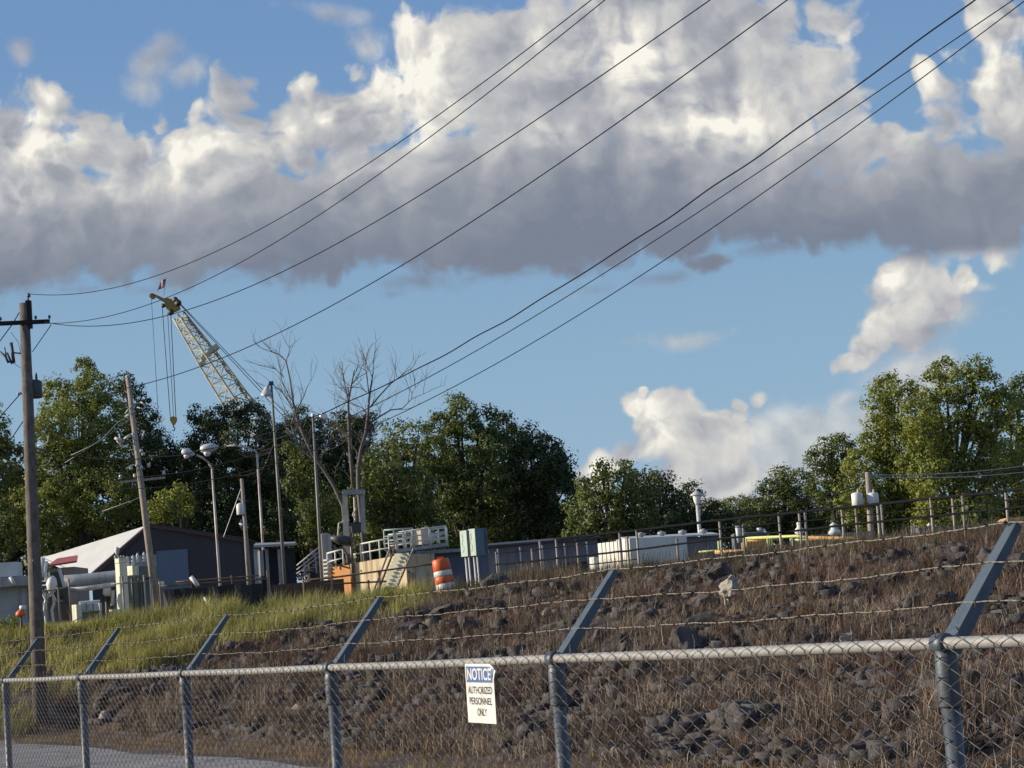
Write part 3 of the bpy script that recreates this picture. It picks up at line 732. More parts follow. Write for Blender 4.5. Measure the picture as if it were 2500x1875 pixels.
# ------------------------------------------------------------------ things on the plateau behind the bank
def zpt(px, py, Y): return at(px, py, Y)
def vert(px, py, Y, z=PLAT - 0.1):
    p = at(px, py, Y); return p, Vector((p.x, p.y, z))
m_wood = weathered('weathered_pole_wood', (0.20, 0.17, 0.145), (0.095, 0.08, 0.07), 5, 0.9, 0, 0.9, 40, 0.7, (0.07, 0.055, 0.045), 0.7)
m_wood2 = weathered('grey_pole_wood', (0.42, 0.36, 0.30), (0.24, 0.20, 0.17), 4, 0.9, 0, 0.7, 40, 0.5, (0.10, 0.08, 0.06))
m_blk = weathered('black_cable', (0.022, 0.024, 0.028), None, 5, 1.0)
m_blk.node_tree.nodes['Principled BSDF'].inputs['Specular IOR Level'].default_value = 0.0
m_dkmet = weathered('dark_metal', (0.07, 0.075, 0.08), (0.12, 0.10, 0.09), 6, 0.55, 0.3)
m_porc = weathered('porcelain', (0.62, 0.62, 0.60), None, 9, 0.25)
m_gray = weathered('grey_paint', (0.36, 0.38, 0.40), (0.24, 0.25, 0.26), 2, 0.5, 0.1, 0.1, 30, 0.3)
m_lgray = weathered('light_grey_paint', (0.62, 0.63, 0.62), (0.45, 0.45, 0.43), 2, 0.5, 0.05, 0.1, 30, 0.3, (0.2, 0.15, 0.1))
m_wht = weathered('white_paint', (0.80, 0.79, 0.75), (0.62, 0.60, 0.55), 2, 0.45, 0, 0.08, 30, 0.2, (0.35, 0.28, 0.2))
m_rustp = weathered('rusty_pipe', (0.22, 0.15, 0.10), (0.12, 0.06, 0.035), 4, 0.8, 0.1, 0.3, 60)
m_postc = weathered('galvanised_yard_post', (0.34, 0.31, 0.27), (0.22, 0.17, 0.13), 3, 0.6, 0.2, 0.1, 40, 0.5, (0.2, 0.09, 0.04))
m_glass = weathered('lamp_glass', (0.85, 0.85, 0.84), (0.75, 0.75, 0.74), 4, 0.15)
m_drkwd = weathered('dark_timber', (0.022, 0.016, 0.014), (0.04, 0.03, 0.024), 3, 0.9, 0, 0.5)

# --- big wooden utility pole
YP = 60.0
top = at(52, 655, YP); botp = at(88, 1570, YP)
pole = thing('utility_pole', 'tall weathered wooden utility pole with crossarm at the left edge beside the road', 'utility pole', (botp.x, botp.y, gz_(botp.x, botp.y) - 0.2))
bz = Vector((botp.x, botp.y, gz_(botp.x, botp.y) - 0.3))
m = MB(); m.tube([bz, lerp(bz, top, .3) , lerp(bz, top, .65), top], [0.195, 0.18, 0.155, 0.13], 18); m.build('shaft', m_wood, pole, True)
m = MB(); pt_ = at(60, 668, YP); q0 = at(56, 668, YP); m.box((pt_.x + .03, pt_.y - 0.02, pt_.z - 0.15), (0.14, 0.16, 0.75)); m.build('top_extension', m_drkwd, pole)
m = MB(); a = at(60, 655, YP); b = at(62, 638, YP); m.tube([a, b], 0.022, 8); m.lathe(b, [(0.02, -.05), (0.05, -.04), (0.05, 0), (0.03, .01), (0.045, .03), (0.02, .06)], 12); m.build('insulator', m_dkmet, pole, True)
m = MB(); a = at(46, 668, YP); m.lathe(a, [(0.02, -.06), (0.06, -.04), (0.03, 0), (0.06, .03), (0.02, .09)], 12); m.tube([a, at(62, 640, YP)], 0.012, 5); m.build('insulator', m_porc, pole, True)
armdir = Vector((0.89, 0.30, 0.0)).normalized()
ac = at(52, 697.5, YP); L_, R__ = ac - armdir * 0.95, ac + armdir * 0.70 
L_ += Vector((0, 0, -0.02)); 
arm = MB(); arm.slab([L_ + Vector((0, -.17, .05)), L_ + Vector((0, -.17, -.06)), R__ + Vector((0, -.17, -.05)), R__ + Vector((0, -.17, .06))], (0, 0.09, 0)); arm_o = arm.build('crossarm', m_drkwd, pole)
for q in (0.0, 0.22, 0.78, 1.0):
    p = lerp(L_, R__, q) + Vector((0, -.12, .06)); m = MB(); m.tube([p, p + Vector((0, 0, .04))], .012, 6); m.lathe(p + Vector((0, 0, .03)), [(0.02, 0), (0.042, .01), (0.03, .04), (0.036, .06), (0.015, .09)], 10); m.build('insulator', m_dkmet, arm_o, True)
m = MB(); m.tube([at(111, 701, YP) , at(70, 760, YP)], 0.012, 5); m.build('arm_brace', m_dkmet, pole)
for pp_ in ([(46, 668), (27, 700), (-4, 742)], [(50, 910), (-4, 990)], [(43, 852), (-4, 905)]):
    m = MB(); m.tube([at(*q, YP) for q in pp_], 0.014, 5); m.build('guy_wire', m_blk, pole)
# cut-out fuse bracket left of the shaft
m = MB(); m.tube([at(50, 764, YP), at(30, 762, YP)], .022, 6); m.tube([at(24, 740, YP), at(30, 784, YP)], .045, 8); m.tube([at(15, 762, YP), at(26, 786, YP)], .03, 8); m.tube([at(10, 750, YP), at(14, 776, YP), at(22, 783, YP)], .018, 6); m.tube([at(0, 760, YP), at(12, 770, YP), at(18, 784, YP)], 0.03, 6); m.build('fuse_cutout', m_dkmet, pole, True)
m = MB(); m.tube([at(48, 780, YP), at(40, 740, YP), at(24, 718, YP)], .006, 4); m.tube([at(28, 784, YP), at(50, 798, YP)], .006, 4); m.build('jumper_wire', m_blk, pole)
# transformer can on the right
tb = at(75, 860, YP + .25); m = MB(); m.lathe(tb, [(0.19, 0), (0.21, .02), (0.21, .42), (0.17, .47), (0.05, .50)], 18); m.build('transformer', m_dkmet, pole, True)
m = MB(); 
for dx_ in (-.06, .07): m.lathe(tb + Vector((dx_, 0, .48)), [(0.02, 0), (0.04, .02), (0.025, .05), (0.04, .08), (0.025, .11), (0.035, .14), (0.01, .2)], 10)
m.build('bushings', m_dkmet, pole, True)
m = MB(); m.lathe(at(42, 850, YP), [(0.02, -.06), (0.05, -.03), (0.03, 0), (0.05, .03), (0.02, .06)], 10, (1, 0, 0)); m.tube([at(40, 850, YP), at(56, 850, YP)], .02, 6); m.build('insulator', m_porc, pole, True)
m = MB(); m.tube([at(81, 963, YP - .2), at(93, 962, YP - .2), at(103, 955, YP - .2), at(105, 940, YP - .2)], 0.018, 6); m.build('lamp_hook', m_porc, pole, True)

# --- overhead wires: each lies in the vertical plane between the pole and the next one, off to the right behind the camera
def wire(pix, start, end_xy, rad_, label, mat, wob=0.0, tail=1.0, n=90, name='overhead_wire', back=None):
    """fit z(s) through the photo's points within the vertical plane start -> end_xy"""
    sx, sy = start; dx, dy = end_xy[0] - sx, end_xy[1] - sy; L = math.hypot(dx, dy); ux, uy = dx / L, dy / L
    S = []; Zs = []
    for px, py in pix:
        d = ray(px, py)
        # EYE + d t = (sx,sy) + u s  in plan
        det = d.x * (-uy) + d.y * ux
        t = (sx * (-uy) + sy * ux) / det; s = (d.x * t - sx) * ux + (d.y * t - sy) * uy
        S.append(s); Zs.append(2.0 + d.z * t)
    deg = min(3, len(S) - 1)
    A = np.polyfit(S, Zs, deg)
    s0, s1 = min(0, min(S)) if back is None else back, L * tail
    sm = max(S)
    slope = np.polyval(np.polyder(A), sm); cu = max(0.0, float(np.polyval(np.polyder(A, 2), sm)) * 0.3) if deg > 1 else 0
    pts = []
    for i in range(n + 1):
        s = lerp(s0, s1, i / n)
        z = np.polyval(A, s) if s <= sm else np.polyval(A, sm) + slope * (s - sm) + cu * (s - sm) ** 2 / 2
        pts.append(Vector((sx + ux * s, sy + uy * s, float(z) + wob * math.sin(s * 2.6) * (0.6 + 0.4 * math.sin(s * 0.9)))))
    m = MB(); m.tube(pts, rad_, 5)
    return tag(m.build(name, mat, None, True), label, 'wire')
E_ = Vector((15.5, 2.5, 0))
tx, ty = top.x, top.y
Rr = R__
wire([(66, 636), (170, 632), (380, 582), (600, 475), (900, 280), (1278, 0)], (tx + .1, ty), (tx + 15 * .99, ty - 15 * 1.75), .009, 'topmost overhead wire, running from the tip of the big pole to the top edge', m_blk, tail=2.3)
wire([(108, 699), (200, 689), (330, 655), (480, 590), (700, 455), (1000, 244), (1306, 0)], (Rr.x, Rr.y), (Rr.x + 15, Rr.y - 27), .009, 'overhead wire from the crossarm tip that crosses behind the crane head', m_blk, tail=2.2)
wire([(95, 697), (240, 698), (350, 685), (500, 640), (700, 542), (1000, 358), (1300, 166), (1533, 0)], (Rr.x - .3, Rr.y), (Rr.x + 15, Rr.y - 26), .010, 'overhead wire from the crossarm passing just under the yellow crane head', m_blk, tail=2.2)
wire([(44, 850), (180, 852), (270, 842), (430, 795), (600, 713), (960, 520), (1330, 270), (1698, 0)], (tx, ty), (tx + 15, ty - 25), .010, 'single overhead wire crossing the middle of the crane boom', m_blk, tail=2.2)
wire([(72, 965), (170, 987), (270, 991), (430, 980), (580, 938), (700, 886), (880, 805), (1080, 694), (1300, 560), (1600, 378), (1850, 195), (2086, 0)], (tx + .1, ty), (tx + 15, ty - 23), .012, 'thick wavy overhead cable, uppermost of the three lower lines', m_blk, 0.016, tail=2.0, n=260)
wire([(66, 1000), (170, 1020), (330, 1030), (500, 1005), (640, 950), (720, 910), (900, 825), (1200, 652), (1500, 468), (1800, 272), (2212, -22)], (tx + .1, ty), (tx + 15, ty - 22.3), .0085, 'smooth overhead line running between the wavy cable and the lowest line', m_blk, tail=2.0)
wire([(66, 1030), (170, 1045), (330, 1046), (500, 1030), (640, 990), (760, 945), (900, 880), (1200, 705), (1500, 512), (1800, 312), (2212, 5)], (tx + .1, ty), (tx + 15, ty - 21.8), .0085, 'lowest of the smooth overhead lines rising to the top right corner', m_blk, tail=2.0)

# --- leaning grey pole in the yard
YL = 78
t_, b_ = at(276, 815, YL), at(341, 1335, YL)
b_ = b_ + (b_ - t_).normalized() * 0.6
pl = thing('leaning_utility_pole', 'slim leaning grey wooden pole with crossarm and insulators in front of the shed', 'utility pole', (b_.x, b_.y, b_.z))
m = MB(); m.tube([b_, lerp(b_, t_, .5), t_], [0.135, 0.11, 0.08], 14); m.build('shaft', m_wood2, pl, True)
m = MB(); m.lathe(t_, [(0.085, 0), (0.08, .05), (0.02, .09)], 12); m.build('cap', m_porc, pl, True)
m = MB(); m.slab([at(258, 1039, YL), at(258, 1044, YL), at(356, 1034, YL), at(356, 1029, YL)], (0, .1, 0)); ca = m.build('crossarm', m_wood2, pl)
for px, py in ((260, 1035), (291, 1033), (354, 1026)):
    m = MB(); m.lathe(at(px, py, YL + .05), [(0.03, 0), (0.06, .03), (0.04, .08), (0.05, .12), (0.02, .16)], 10); m.build('insulator', m_porc, ca, True)
for px, py, s in ((298, 1003, 1), (305, 1010, 1), (321, 1006, 1), (283, 1012, .8), (305, 974, .9), (309, 981, .9), (296, 1006, .8)):
    m = MB(); m.lathe(at(px, py, YL - .15), [(0.03 * s, -.05), (0.09 * s, -.03), (0.05 * s, 0), (0.09 * s, .03), (0.03 * s, .06)], 10, (1, 0.2, 0.1)); m.build('insulator', m_porc, pl, True)
m = MB(); m.tube([at(272, 1013, YL), at(285, 1005, YL), at(300, 1003, YL)], .03, 6); m.build('insulator_bracket', m_gray, pl)
# fuses and arresters bunched to the left of its middle
for a, b, r_ in (((248, 946), (262, 952), .10), ((258, 937), (261, 965), .05), ((268, 948), (282, 940), .09), ((285, 936), (292, 950), .07), ((252, 952), (262, 962), .04), ((270, 900), (292, 888), .04), ((296, 880), (312, 884), .05), ((270, 893), (284, 878), .04), ((304, 868), (316, 876), .05), ((312, 930), (306, 950), .05)):
    m = MB(); m.tube([at(*a, YL - .1), at(*b, YL - .1)], [r_ * .5, r_ * .7], 8); m.build('fuse_cutout', m_lgray, pl, True)
m = MB(); m.tube([at(292, 890, YL), at(255, 912, YL), at(215, 955, YL), at(150, 985, YL)], .012, 4); m.tube([at(290, 896, YL), at(240, 935, YL), at(190, 968, YL), at(140, 1000, YL)], .012, 4); m.tube([at(315, 1055, YL), at(310, 1070, YL), at(290, 1080, YL), at(220, 1105, YL)], .012, 4); m.build('service_wires', m_gray, pl, True)

# --- cobra-head street lamps
m_lpole = weathered('lamp_pole_paint', (0.62, 0.57, 0.50), (0.40, 0.30, 0.23), 2, 0.6, 0.1, 0.1, 40, 0.9, (0.26, 0.08, 0.03))
def cobra(pole_pts, arm_pts, head0, head1, Y, label, hw):
    b, t = at(*pole_pts[0], Y), at(*pole_pts[1], Y)
    b = b + (b - t).normalized() * max(0.3, (b.z - PLAT + .1))
    th = thing('street_lamp', label, 'street lamp', (b.x, b.y, b.z), 'street lamps with curved arms')
    m = MB(); m.tube([b, t], [0.065, 0.048], 12); m.build('pole', m_lpole, th, True)
    m = MB(); m.tube([t] + [at(*p, Y) for p in arm_pts], 0.045, 10); m.build('curved_arm', m_lpole, th, True)
    a, c = at(*head0, Y), at(*head1, Y); d = c - a; L = d.length; m = MB()
    m.tube([a, lerp(a, c, .2), lerp(a, c, .45), lerp(a, c, .75), lerp(a, c, .95), c], [.05, hw * .7, hw, hw * .95, hw * .6, .02], 14); h = m.build('lamp_head', m_lgray, th, True)
    q = lerp(a, c, .62) + Vector((0, 0, -hw * .75)); m = MB()
    m.lathe(q, [(hw * .8, 0), (hw * .75, -hw * .35), (hw * .5, -hw * .75), (hw * .1, -hw * .95)], 16); m.build('lens', m_glass, h, True)
cobra(((475, 1256), (458, 1013)), ((456, 1008), (449, 998), (438, 989), (425, 983)), (420, 982), (392, 974), 95, 'shorter rust streaked street lamp with curved arm, left of the pair', .16)
cobra(((568, 1178), (555, 978)), ((552, 975), (530, 966), (510, 963), (484, 962)), (472, 965), (432, 971), 98, 'street lamp with the longer curved arm and larger head, right of the pair', .21)

# --- flood light masts
def mast(top_px, bot_px, Y, label, heads):
    t, b = at(*top_px, Y), at(*bot_px, Y); b = b + (b - t).normalized() * max(0.2, b.z - PLAT + .1)
    th = thing('floodlight_mast', label, 'light mast', (b.x, b.y, b.z), 'slender floodlight masts')
    m = MB(); m.tube([b, t], [0.075, 0.042], 12); m.build('mast', m_mast, th, True)
    for (hx, hy, dx, dz, r) in heads:
        c = at(hx, hy, Y - .2); ax = Vector((dx, -0.75, dz)).normalized(); m = MB()
        m.lathe(c, [(r * .35, -r * 1.5), (r * .55, -r * 1.3), (r * .62, -r * .5), (r * 1.0, 0), (r * .97, .01)], 18, ax); h = m.build('floodlight', m_dkmet if r > .12 else m_lgray, th, True)
        m = MB(); m.lathe(c, [(r * .93, .012), (r * .6, .035), (r * .1, .05)], 18, ax); m.build('lens', m_glass, h, True)
        m = MB(); m.tube([c - ax * r, t + Vector((0, 0, -.05))], .022, 6); m.build('bracket', m_dkmet, th)
m_mast = weathered('mast_steel', (0.22, 0.21, 0.18), (0.12, 0.115, 0.10), 3, 0.6, 0.3)
mast((586, 828), (610, 1180), 85, 'tallest slender mast with a bell shaped floodlight rising beside the bare tree', [])
lm = [o for o in C.objects if o.name.startswith('floodlight_mast')][-1]
m = MB(); c = at(576, 853, 85); m.lathe(c, [(.24, 0), (.22, .03), (.13, .20), (.07, .30), (.05, .34)], 20, (0.12, 0, 1)); hh = m.build('bell_shade', m_lgray, lm, True)
m = MB(); m.lathe(c, [(.22, -.01), (.12, -.05), (.02, -.07)], 18, (0.12, 0, 1)); m.build('lens', m_glass, hh, True)
m = MB(); m.tube([at(579, 834, 85), at(581, 830, 85), at(587, 829, 85)], .035, 6); m.box(at(586, 828, 85), (.16, .16, .14)); m.build('head_bracket', m_dkmet, lm)
mast((676, 900), (698, 1290), 80, 'slender mast with two small white floodlights in front of the bare trunk', [(698, 899, .45, .25, .15), (675, 897, -.8, .1, .085)])

# --- small pole with a white transformer
Y = 108; t, b = at(522, 1034, Y), at(538, 1250, Y); b = b + (b - t).normalized() * .8
th = thing('transformer_pole', 'short wooden pole carrying a white transformer right of the brown shed', 'utility pole', (b.x, b.y, b.z))
m = MB(); m.tube([b, t], [.13, .08], 12); m.build('shaft', m_wood2, th, True)
m = MB(); m.lathe(at(520, 1112, Y - .2), [(.17, 0), (.19, .03), (.19, .46), (.14, .52), (.05, .56)], 16); m.build('transformer', m_wht, th, True)
m = MB(); m.tube([at(522, 1052, Y), at(483, 1160, Y)], .02, 5); m.tube([at(516, 1076, Y), at(524, 1084, Y)], .05, 6); m.build('guy_wire', m_gray, th)
m = MB(); m.tube([at(536, 1140, Y), at(525, 1134, Y), at(517, 1131, Y)], [.03, .08, .05], 8); m.build('lamp_head', m_lgray, th, True)
m = MB(); m.tube([at(521, 1122, Y), at(519, 1137, Y), at(526, 1148, Y)], .03, 6); m.build('fuse_cutout', m_gray, th, True)

# --- post-top area light and twin-transformer pole on the right
Y = 92; t, b = at(1506, 1085, Y), at(1517, 1215, Y); b.z = PLAT - .1
th = thing('area_light', 'white post top lamp with a conical hat standing behind the long white building', 'street lamp', (b.x, b.y, b.z))
m = MB(); m.tube([b, t], .075, 12); m.build('pole', m_lgray, th, True)
m = MB(); m.lathe(at(1506.5, 1092, Y), [(.07, 0), (.13, .16), (.17, .40), (.15, .44)], 18); h = m.build('lamp_body', m_glass, th, True)
m = MB(); m.lathe(at(1505, 1070, Y), [(.28, 0), (.27, .03), (.14, .12), (.03, .20), (.015, .24)], 20); m.build('hat', m_lgray, th, True)
Y = 88; t, b = at(1874, 1020, Y), at(1882, 1190, Y); b.z = PLAT - .1
th = thing('twin_transformer_pole', 'pale pole with a white transformer can on each side before the big right trees', 'utility pole', (b.x, b.y, b.z))
m = MB(); m.tube([b, t], [.14, .10], 12); m.build('shaft', m_wood2, th, True)
for px in (1853, 1887):
    m = MB(); c = at(px, 1093, Y - .15); m.lathe(c, [(.20, 0), (.22, .02), (.22, .47), (.17, .51), (.04, .53)], 18); tr = m.build('transformer', m_wht, th, True)
    m = MB(); m.lathe(c + Vector((.05, 0, .5)), [(.03, 0), (.05, .03), (.03, .07), (.045, .1), (.01, .16)], 8); m.build('bushing', m_porc, tr, True)
m = MB(); m.tube([at(1850, 1068, Y), at(1862, 1045, Y), at(1873, 1030, Y)], .015, 4); m.tube([at(1886, 1066, Y), at(1883, 1045, Y), at(1876, 1032, Y)], .015, 4); m.slab([at(1850, 1027, Y), at(1850, 1031, Y), at(1900, 1029, Y), at(1900, 1025, Y)], (0, .1, 0)); m.build('crossarm', m_wood2, th)
for i, (y0, y1, lab) in enumerate(((1026, 1004, 'upper thin wire leaving the twin transformer pole to the right'), (1030, 1018, 'lower thin wire leaving the twin transformer pole to the right'))):
    a, b2 = at(1875, y0, Y), at(2230, y1, Y + 4); m = MB(); m.tube([lerp(a, b2, q / 12) + Vector((0, 0, -.35 * 4 * q / 12 * (1 - q / 12) * .4)) for q in range(13)], .02, 4); tag(m.build('overhead_wire', m_gray, None, True), lab, 'wire')
for i, (a, b2, lab) in enumerate((((1640, 1083), (1870, 1040), 'upper dark wire sagging left from the twin transformer pole'), ((1640, 1092), (1870, 1046), 'lower dark wire sagging left from the twin transformer pole'))):
    a, b2 = at(*a, Y + 6), at(*b2, Y); m = MB(); m.tube([lerp(a, b2, q / 12) + Vector((0, 0, -.25 * 4 * q / 12 * (1 - q / 12))) for q in range(13)], .018, 4); tag(m.build('overhead_wire', m_blk, None, True), lab, 'wire')

# ------------------------------------------------------------------ buildings
m_roofw = weathered('pale_sheet_roof', (0.62, 0.62, 0.60), (0.50, 0.50, 0.48), 1.2, 0.55, 0.1, 0.25, 20, wave=(1, 20, .5))
m_brown = weathered('brown_sheet_wall', (0.055, 0.048, 0.052), (0.038, 0.034, 0.04), 1.0, 0.6, 0.1, 0.3, 20, wave=(0, 18, .6))
m_trim = weathered('red_trim', (0.10, 0.045, 0.04), (0.07, 0.035, 0.03), 2, 0.6)
m_bluegr = weathered('blue_grey_door', (0.14, 0.185, 0.25), (0.11, 0.15, 0.2), 1.0, 0.6)
def box_px(m, x0, y0, x1, y1, Y, depth, down=None):
    """upright block whose front face fills this part of the photo at distance Y"""
    a, b = at(x0, (y0 + y1) / 2, Y), at(x1, (y0 + y1) / 2, Y); cx = (x0 + x1) / 2
    zt, zb = at(cx, y0, Y).z, at(cx, y1, Y).z if down is None else down
    m.box(((a.x + b.x) / 2, Y + depth / 2, (zt + zb) / 2), (abs(b.x - a.x), depth, zt - zb)); return m
# gabled shed: front wall faces the camera, the left roof slope catches the sun
Yg = 122
A0, B0, Cc = at(198, 1246, Yg), at(322, 1134, Yg), at(519, 1166, Yg)
zb = PLAT - .1
sh = thing('gabled_shed', 'dark brown metal shed with a pale sunlit roof slope at the left', 'shed', (B0.x, Yg, zb))
LW = at(150, 1262, Yg)
lx = A0.x; eavez = A0.z
m = MB(); wall_pts = [Vector((lx, Yg, zb)), Vector((Cc.x, Yg, zb)), Vector((Cc.x, Yg, Cc.z - .1)), Vector((B0.x, Yg, B0.z - .12)), Vector((lx, Yg, eavez - .1))]
m.slab(wall_pts, (0, 0.2, 0)); m.box((Cc.x - .1, Yg + 7, (zb + Cc.z - .1) / 2), (.2, 13.6, Cc.z - .1 - zb)); wl = m.build('wall', m_brown, sh)
bk = 14.0
lx2, dz2 = lx - 1.6, -0.55        # the lit slope runs on past the wall as it goes back
m = MB(); off = Vector((-4.6, bk, 0.0))
rb0, rb1 = Vector((B0.x, Yg - .15, B0.z)), Vector((B0.x, Yg - .15, B0.z))
E0 = Vector((lx - .3, Yg - .15, eavez - .12))
sx_ = (B0.z - E0.z) / (B0.x - E0.x)
back_r = B0 + Vector((-.2, bk, .0)); back_e = at(85, 1207, Yg + bk)
m.hexa([E0, rb0, Vector((B0.x, Yg + bk, B0.z + .25)), Vector((back_e.x, Yg + bk, back_e.z))], [p + Vector((0, 0, .1)) for p in (E0, rb0, Vector((B0.x, Yg + bk, B0.z + .25)), Vector((back_e.x, Yg + bk, back_e.z)))])
m.build('roof_left_slope', m_roofw, sh)
m = MB(); Er = Vector((Cc.x + .25, Yg - .15, Cc.z)); m.hexa([rb0 + Vector((.003, 0, 0)), Er, Er + Vector((0, bk, 0)), Vector((B0.x + .003, Yg + bk, B0.z))], [p + Vector((0, 0, .1)) for p in (rb0 + Vector((.003, 0, 0)), Er, Er + Vector((0, bk, 0)), Vector((B0.x + .003, Yg + bk, B0.z)))]); m.build('roof_right_slope', m_brown, sh)
m = MB(); m.slab([E0 + Vector((0, -.003, -.06)), rb0 + Vector((0, -.003, -.08)), rb0 + Vector((0, -.003, .02)), E0 + Vector((0, -.003, .03))], (0, -.04, 0)); m.slab([rb0 + Vector((0, -.003, -.08)), Er + Vector((0, -.003, -.14)), Er + Vector((0, -.003, -.02)), rb0 + Vector((0, -.003, .02))], (0, -.04, 0)); m.build('fascia', m_trim, sh)
m = MB(); box_px(m, 339, 1188, 407, 1262, Yg - .08, .07, zb); dr = m.build('sliding_door', m_bluegr, sh)
m = MB(); box_px(m, 272, 1200, 339, 1262, Yg - .10, .07, zb); m.build('sliding_door', m_gray, sh)
m = MB(); c = at(253, 1188, Yg - .5); m.lathe(c, [(.05, -.3), (.10, -.2), (.14, 0), (.12, .1), (.04, .16)], 12); m.tube([c, c + Vector((0, .5, .12))], .03, 6); m.build('wall_lamp', m_lgray, sh, True)
# pale concrete building cut by the left edge
m_conc = weathered('stained_concrete', (0.40, 0.41, 0.43), (0.27, 0.27, 0.28), 1.4, 0.9, 0, 0.3, 25, 0.4, (0.14, 0.13, 0.12))
Yc = 70; bd = thing('concrete_building', 'grey flat roofed block building cut off by the left edge', 'building', (at(10, 1300, Yc).x, Yc, PLAT))
m = MB(); box_px(m, -260, 1276, 44, 1300, Yc, 1.0, 1.6); m.build('wall', m_conc, bd)
m = MB(); box_px(m, -262, 1255, 60, 1276, Yc - .35, 1.9); m.build('flat_roof', m_conc, bd)
m = MB(); box_px(m, -262, 1224, 38, 1255, Yc - .1, .7); m.build('roof_parapet', m_lgray, bd)
m = MB(); a, b = at(22, 1246, Yc - .45), at(33, 1264, Yc - .45); m.tube([a, b], .06, 8); m.build('pipe_stub', m_lgray, bd, True)
# red-roofed lean-to and the tan shed
m = MB(); a = [at(120, 1213, 100), at(166, 1203, 100), at(150, 1212, 97), at(107, 1226, 97)]
m_redroof = weathered('red_roof', (0.42, 0.10, 0.07), (0.3, 0.08, 0.06), 2, 0.6)
ln = thing('red_roofed_hut', 'small tan hut under a red roof left of the gabled shed', 'shed', (at(135, 1300, 100).x, 100, PLAT))
m = MB(); q = [at(103, 1225, 97), at(166, 1215, 97), at(168, 1203, 99), at(124, 1210, 99)]; m.hexa(q, [p + Vector((0, 0, .08)) for p in q]); m.build('roof', m_redroof, ln)
m = MB(); box_px(m, 104, 1226, 163, 1300, 97.3, 3, PLAT - .1); m.build('wall', weathered('tan_panel', (0.36, 0.28, 0.22), (0.25, 0.2, 0.16), 2, 0.8), ln)
# rusty brown panels with pale stains behind the big pole
m = MB(); box_px(m, 48, 1265, 150, 1345, 84, .25, PLAT - .3); o = m.build('panel_wall', weathered('rusty_panel', (0.13, 0.085, 0.06), (0.20, 0.15, 0.12), 2.2, 0.85, 0, 0.4, 30, 0.8, (0.30, 0.27, 0.25)), None); tag(o, 'rust brown panel wall with pale streaks behind the big pole', 'wall')
# long overhead pipe and its fittings
m = MB(); m.tube([at(120, 1260, 82), at(170, 1256, 82), at(250, 1248, 82), at(280, 1244, 82)], .26, 18); pp = m.build('main_pipe', m_gray, None, True); tag(pp, 'thick pale grey horizontal pipe running to the cream cabinet', 'pipe')
m = MB(); m.tube([at(133, 1276, 81), at(185, 1272, 81), at(247, 1262, 81)], .09, 12); o = m.build('small_pipe', m_lgray, None, True); tag(o, 'thinner pale pipe running just under the thick grey pipe', 'pipe')
# cluster of white fittings (switchgear) at the pole
sw = thing('valve_cluster', 'jumble of white valves, braces and dark green machinery right of the big pole', 'machinery', (at(108, 1330, 80).x, 80, PLAT))
m = MB(); m.lathe(at(112, 1262, 80), [(.06, -.35), (.16, -.2), (.2, 0), (.15, .2), (.05, .3)], 14, (.1, 0, 1)); m.tube([at(100, 1212, 80), at(96, 1240, 80), at(104, 1258, 80)], .07, 8); m.tube([at(92, 1205, 80), at(90, 1246, 80)], .09, 8); m.build('valve_body', m_wht, sw, True)
m = MB(); m.tube([at(108, 1278, 80), at(98, 1300, 80), at(94, 1330, 80)], .05, 6); m.tube([at(110, 1278, 80), at(120, 1298, 80)], .05, 6); m.tube([at(128, 1228, 80), at(139, 1268, 80)], .06, 6); m.tube([at(90, 1276, 80), at(102, 1302, 80)], .05, 6); m.tube([at(94, 1302, 80), at(100, 1350, 80)], .04, 6); m.tube([at(118, 1300, 80), at(112, 1318, 80), at(116, 1345, 80)], .05, 6); m.build('braces', m_lgray, sw)
m = MB(); m.box(at(122, 1262, 80.6), (.5, .5, .9), .3); m.box(at(130, 1285, 80.8), (.45, .4, .6), -.2); m.build('machine_housing', weathered('dark_green', (0.05, 0.065, 0.05), None, 3), sw, bevel=.04)
# cream electrical cabinets and block
m_cream = weathered('cream_enamel', (0.74, 0.75, 0.58), (0.58, 0.56, 0.42), 2, 0.5, 0, 0.1, 30, 0.4, (0.30, 0.22, 0.12))
m_gg = weathered('grey_green_enamel', (0.16, 0.19, 0.19), (0.11, 0.13, 0.13), 2, 0.6)
Ys = 80
cb = thing('cream_cabinet', 'tall cream electrical cabinet with a capped top at the end of the grey pipe', 'cabinet', (at(262, 1330, Ys).x, Ys, PLAT - .1))
m = MB(); a, b = at(247, 1250, Ys), at(271, 1250, Ys); 
def rotbox(m, px0, px1, py0, py1, Y, depth, rz, down=PLAT - .1):
    a, b = at(px0, (py0 + py1) / 2, Y), at(px1, (py0 + py1) / 2, Y); zt = at((px0 + px1) / 2, py0, Y).z; zb_ = at((px0 + px1) / 2, py1, Y).z if down is None else down
    wv_ = abs(b.x - a.x); w_ = max(0.05, (wv_ - depth * abs(math.sin(rz))) / math.cos(rz)); m.box(((a.x + b.x) / 2, Y + depth / 2, (zt + zb_) / 2), (w_, depth, zt - zb_), rz); return m
LIT = rad(-40)          # turned so that the broad face looks left into the sun
rotbox(m, 250, 275, 1214, 1340, Ys, .34, LIT); m.build('body', m_cream, cb, bevel=.01)
m = MB(); rotbox(m, 246, 273, 1205, 1216, Ys - .05, .4, LIT, None); m.build('cap', m_cream, cb, bevel=.01)
for i in range(4):
    m = MB(); m.lathe(at(249 + i * 6, 1206, Ys), [(.03, 0), (.05, .03), (.02, .1)], 8); m.build('bushing', m_porc, cb, True)
sg2 = thing('switchgear', 'grey green switchgear with pale insulators between the cream cabinet and the leaning pole', 'switchgear', (at(305, 1330, Ys).x, Ys + 1, PLAT - .1))
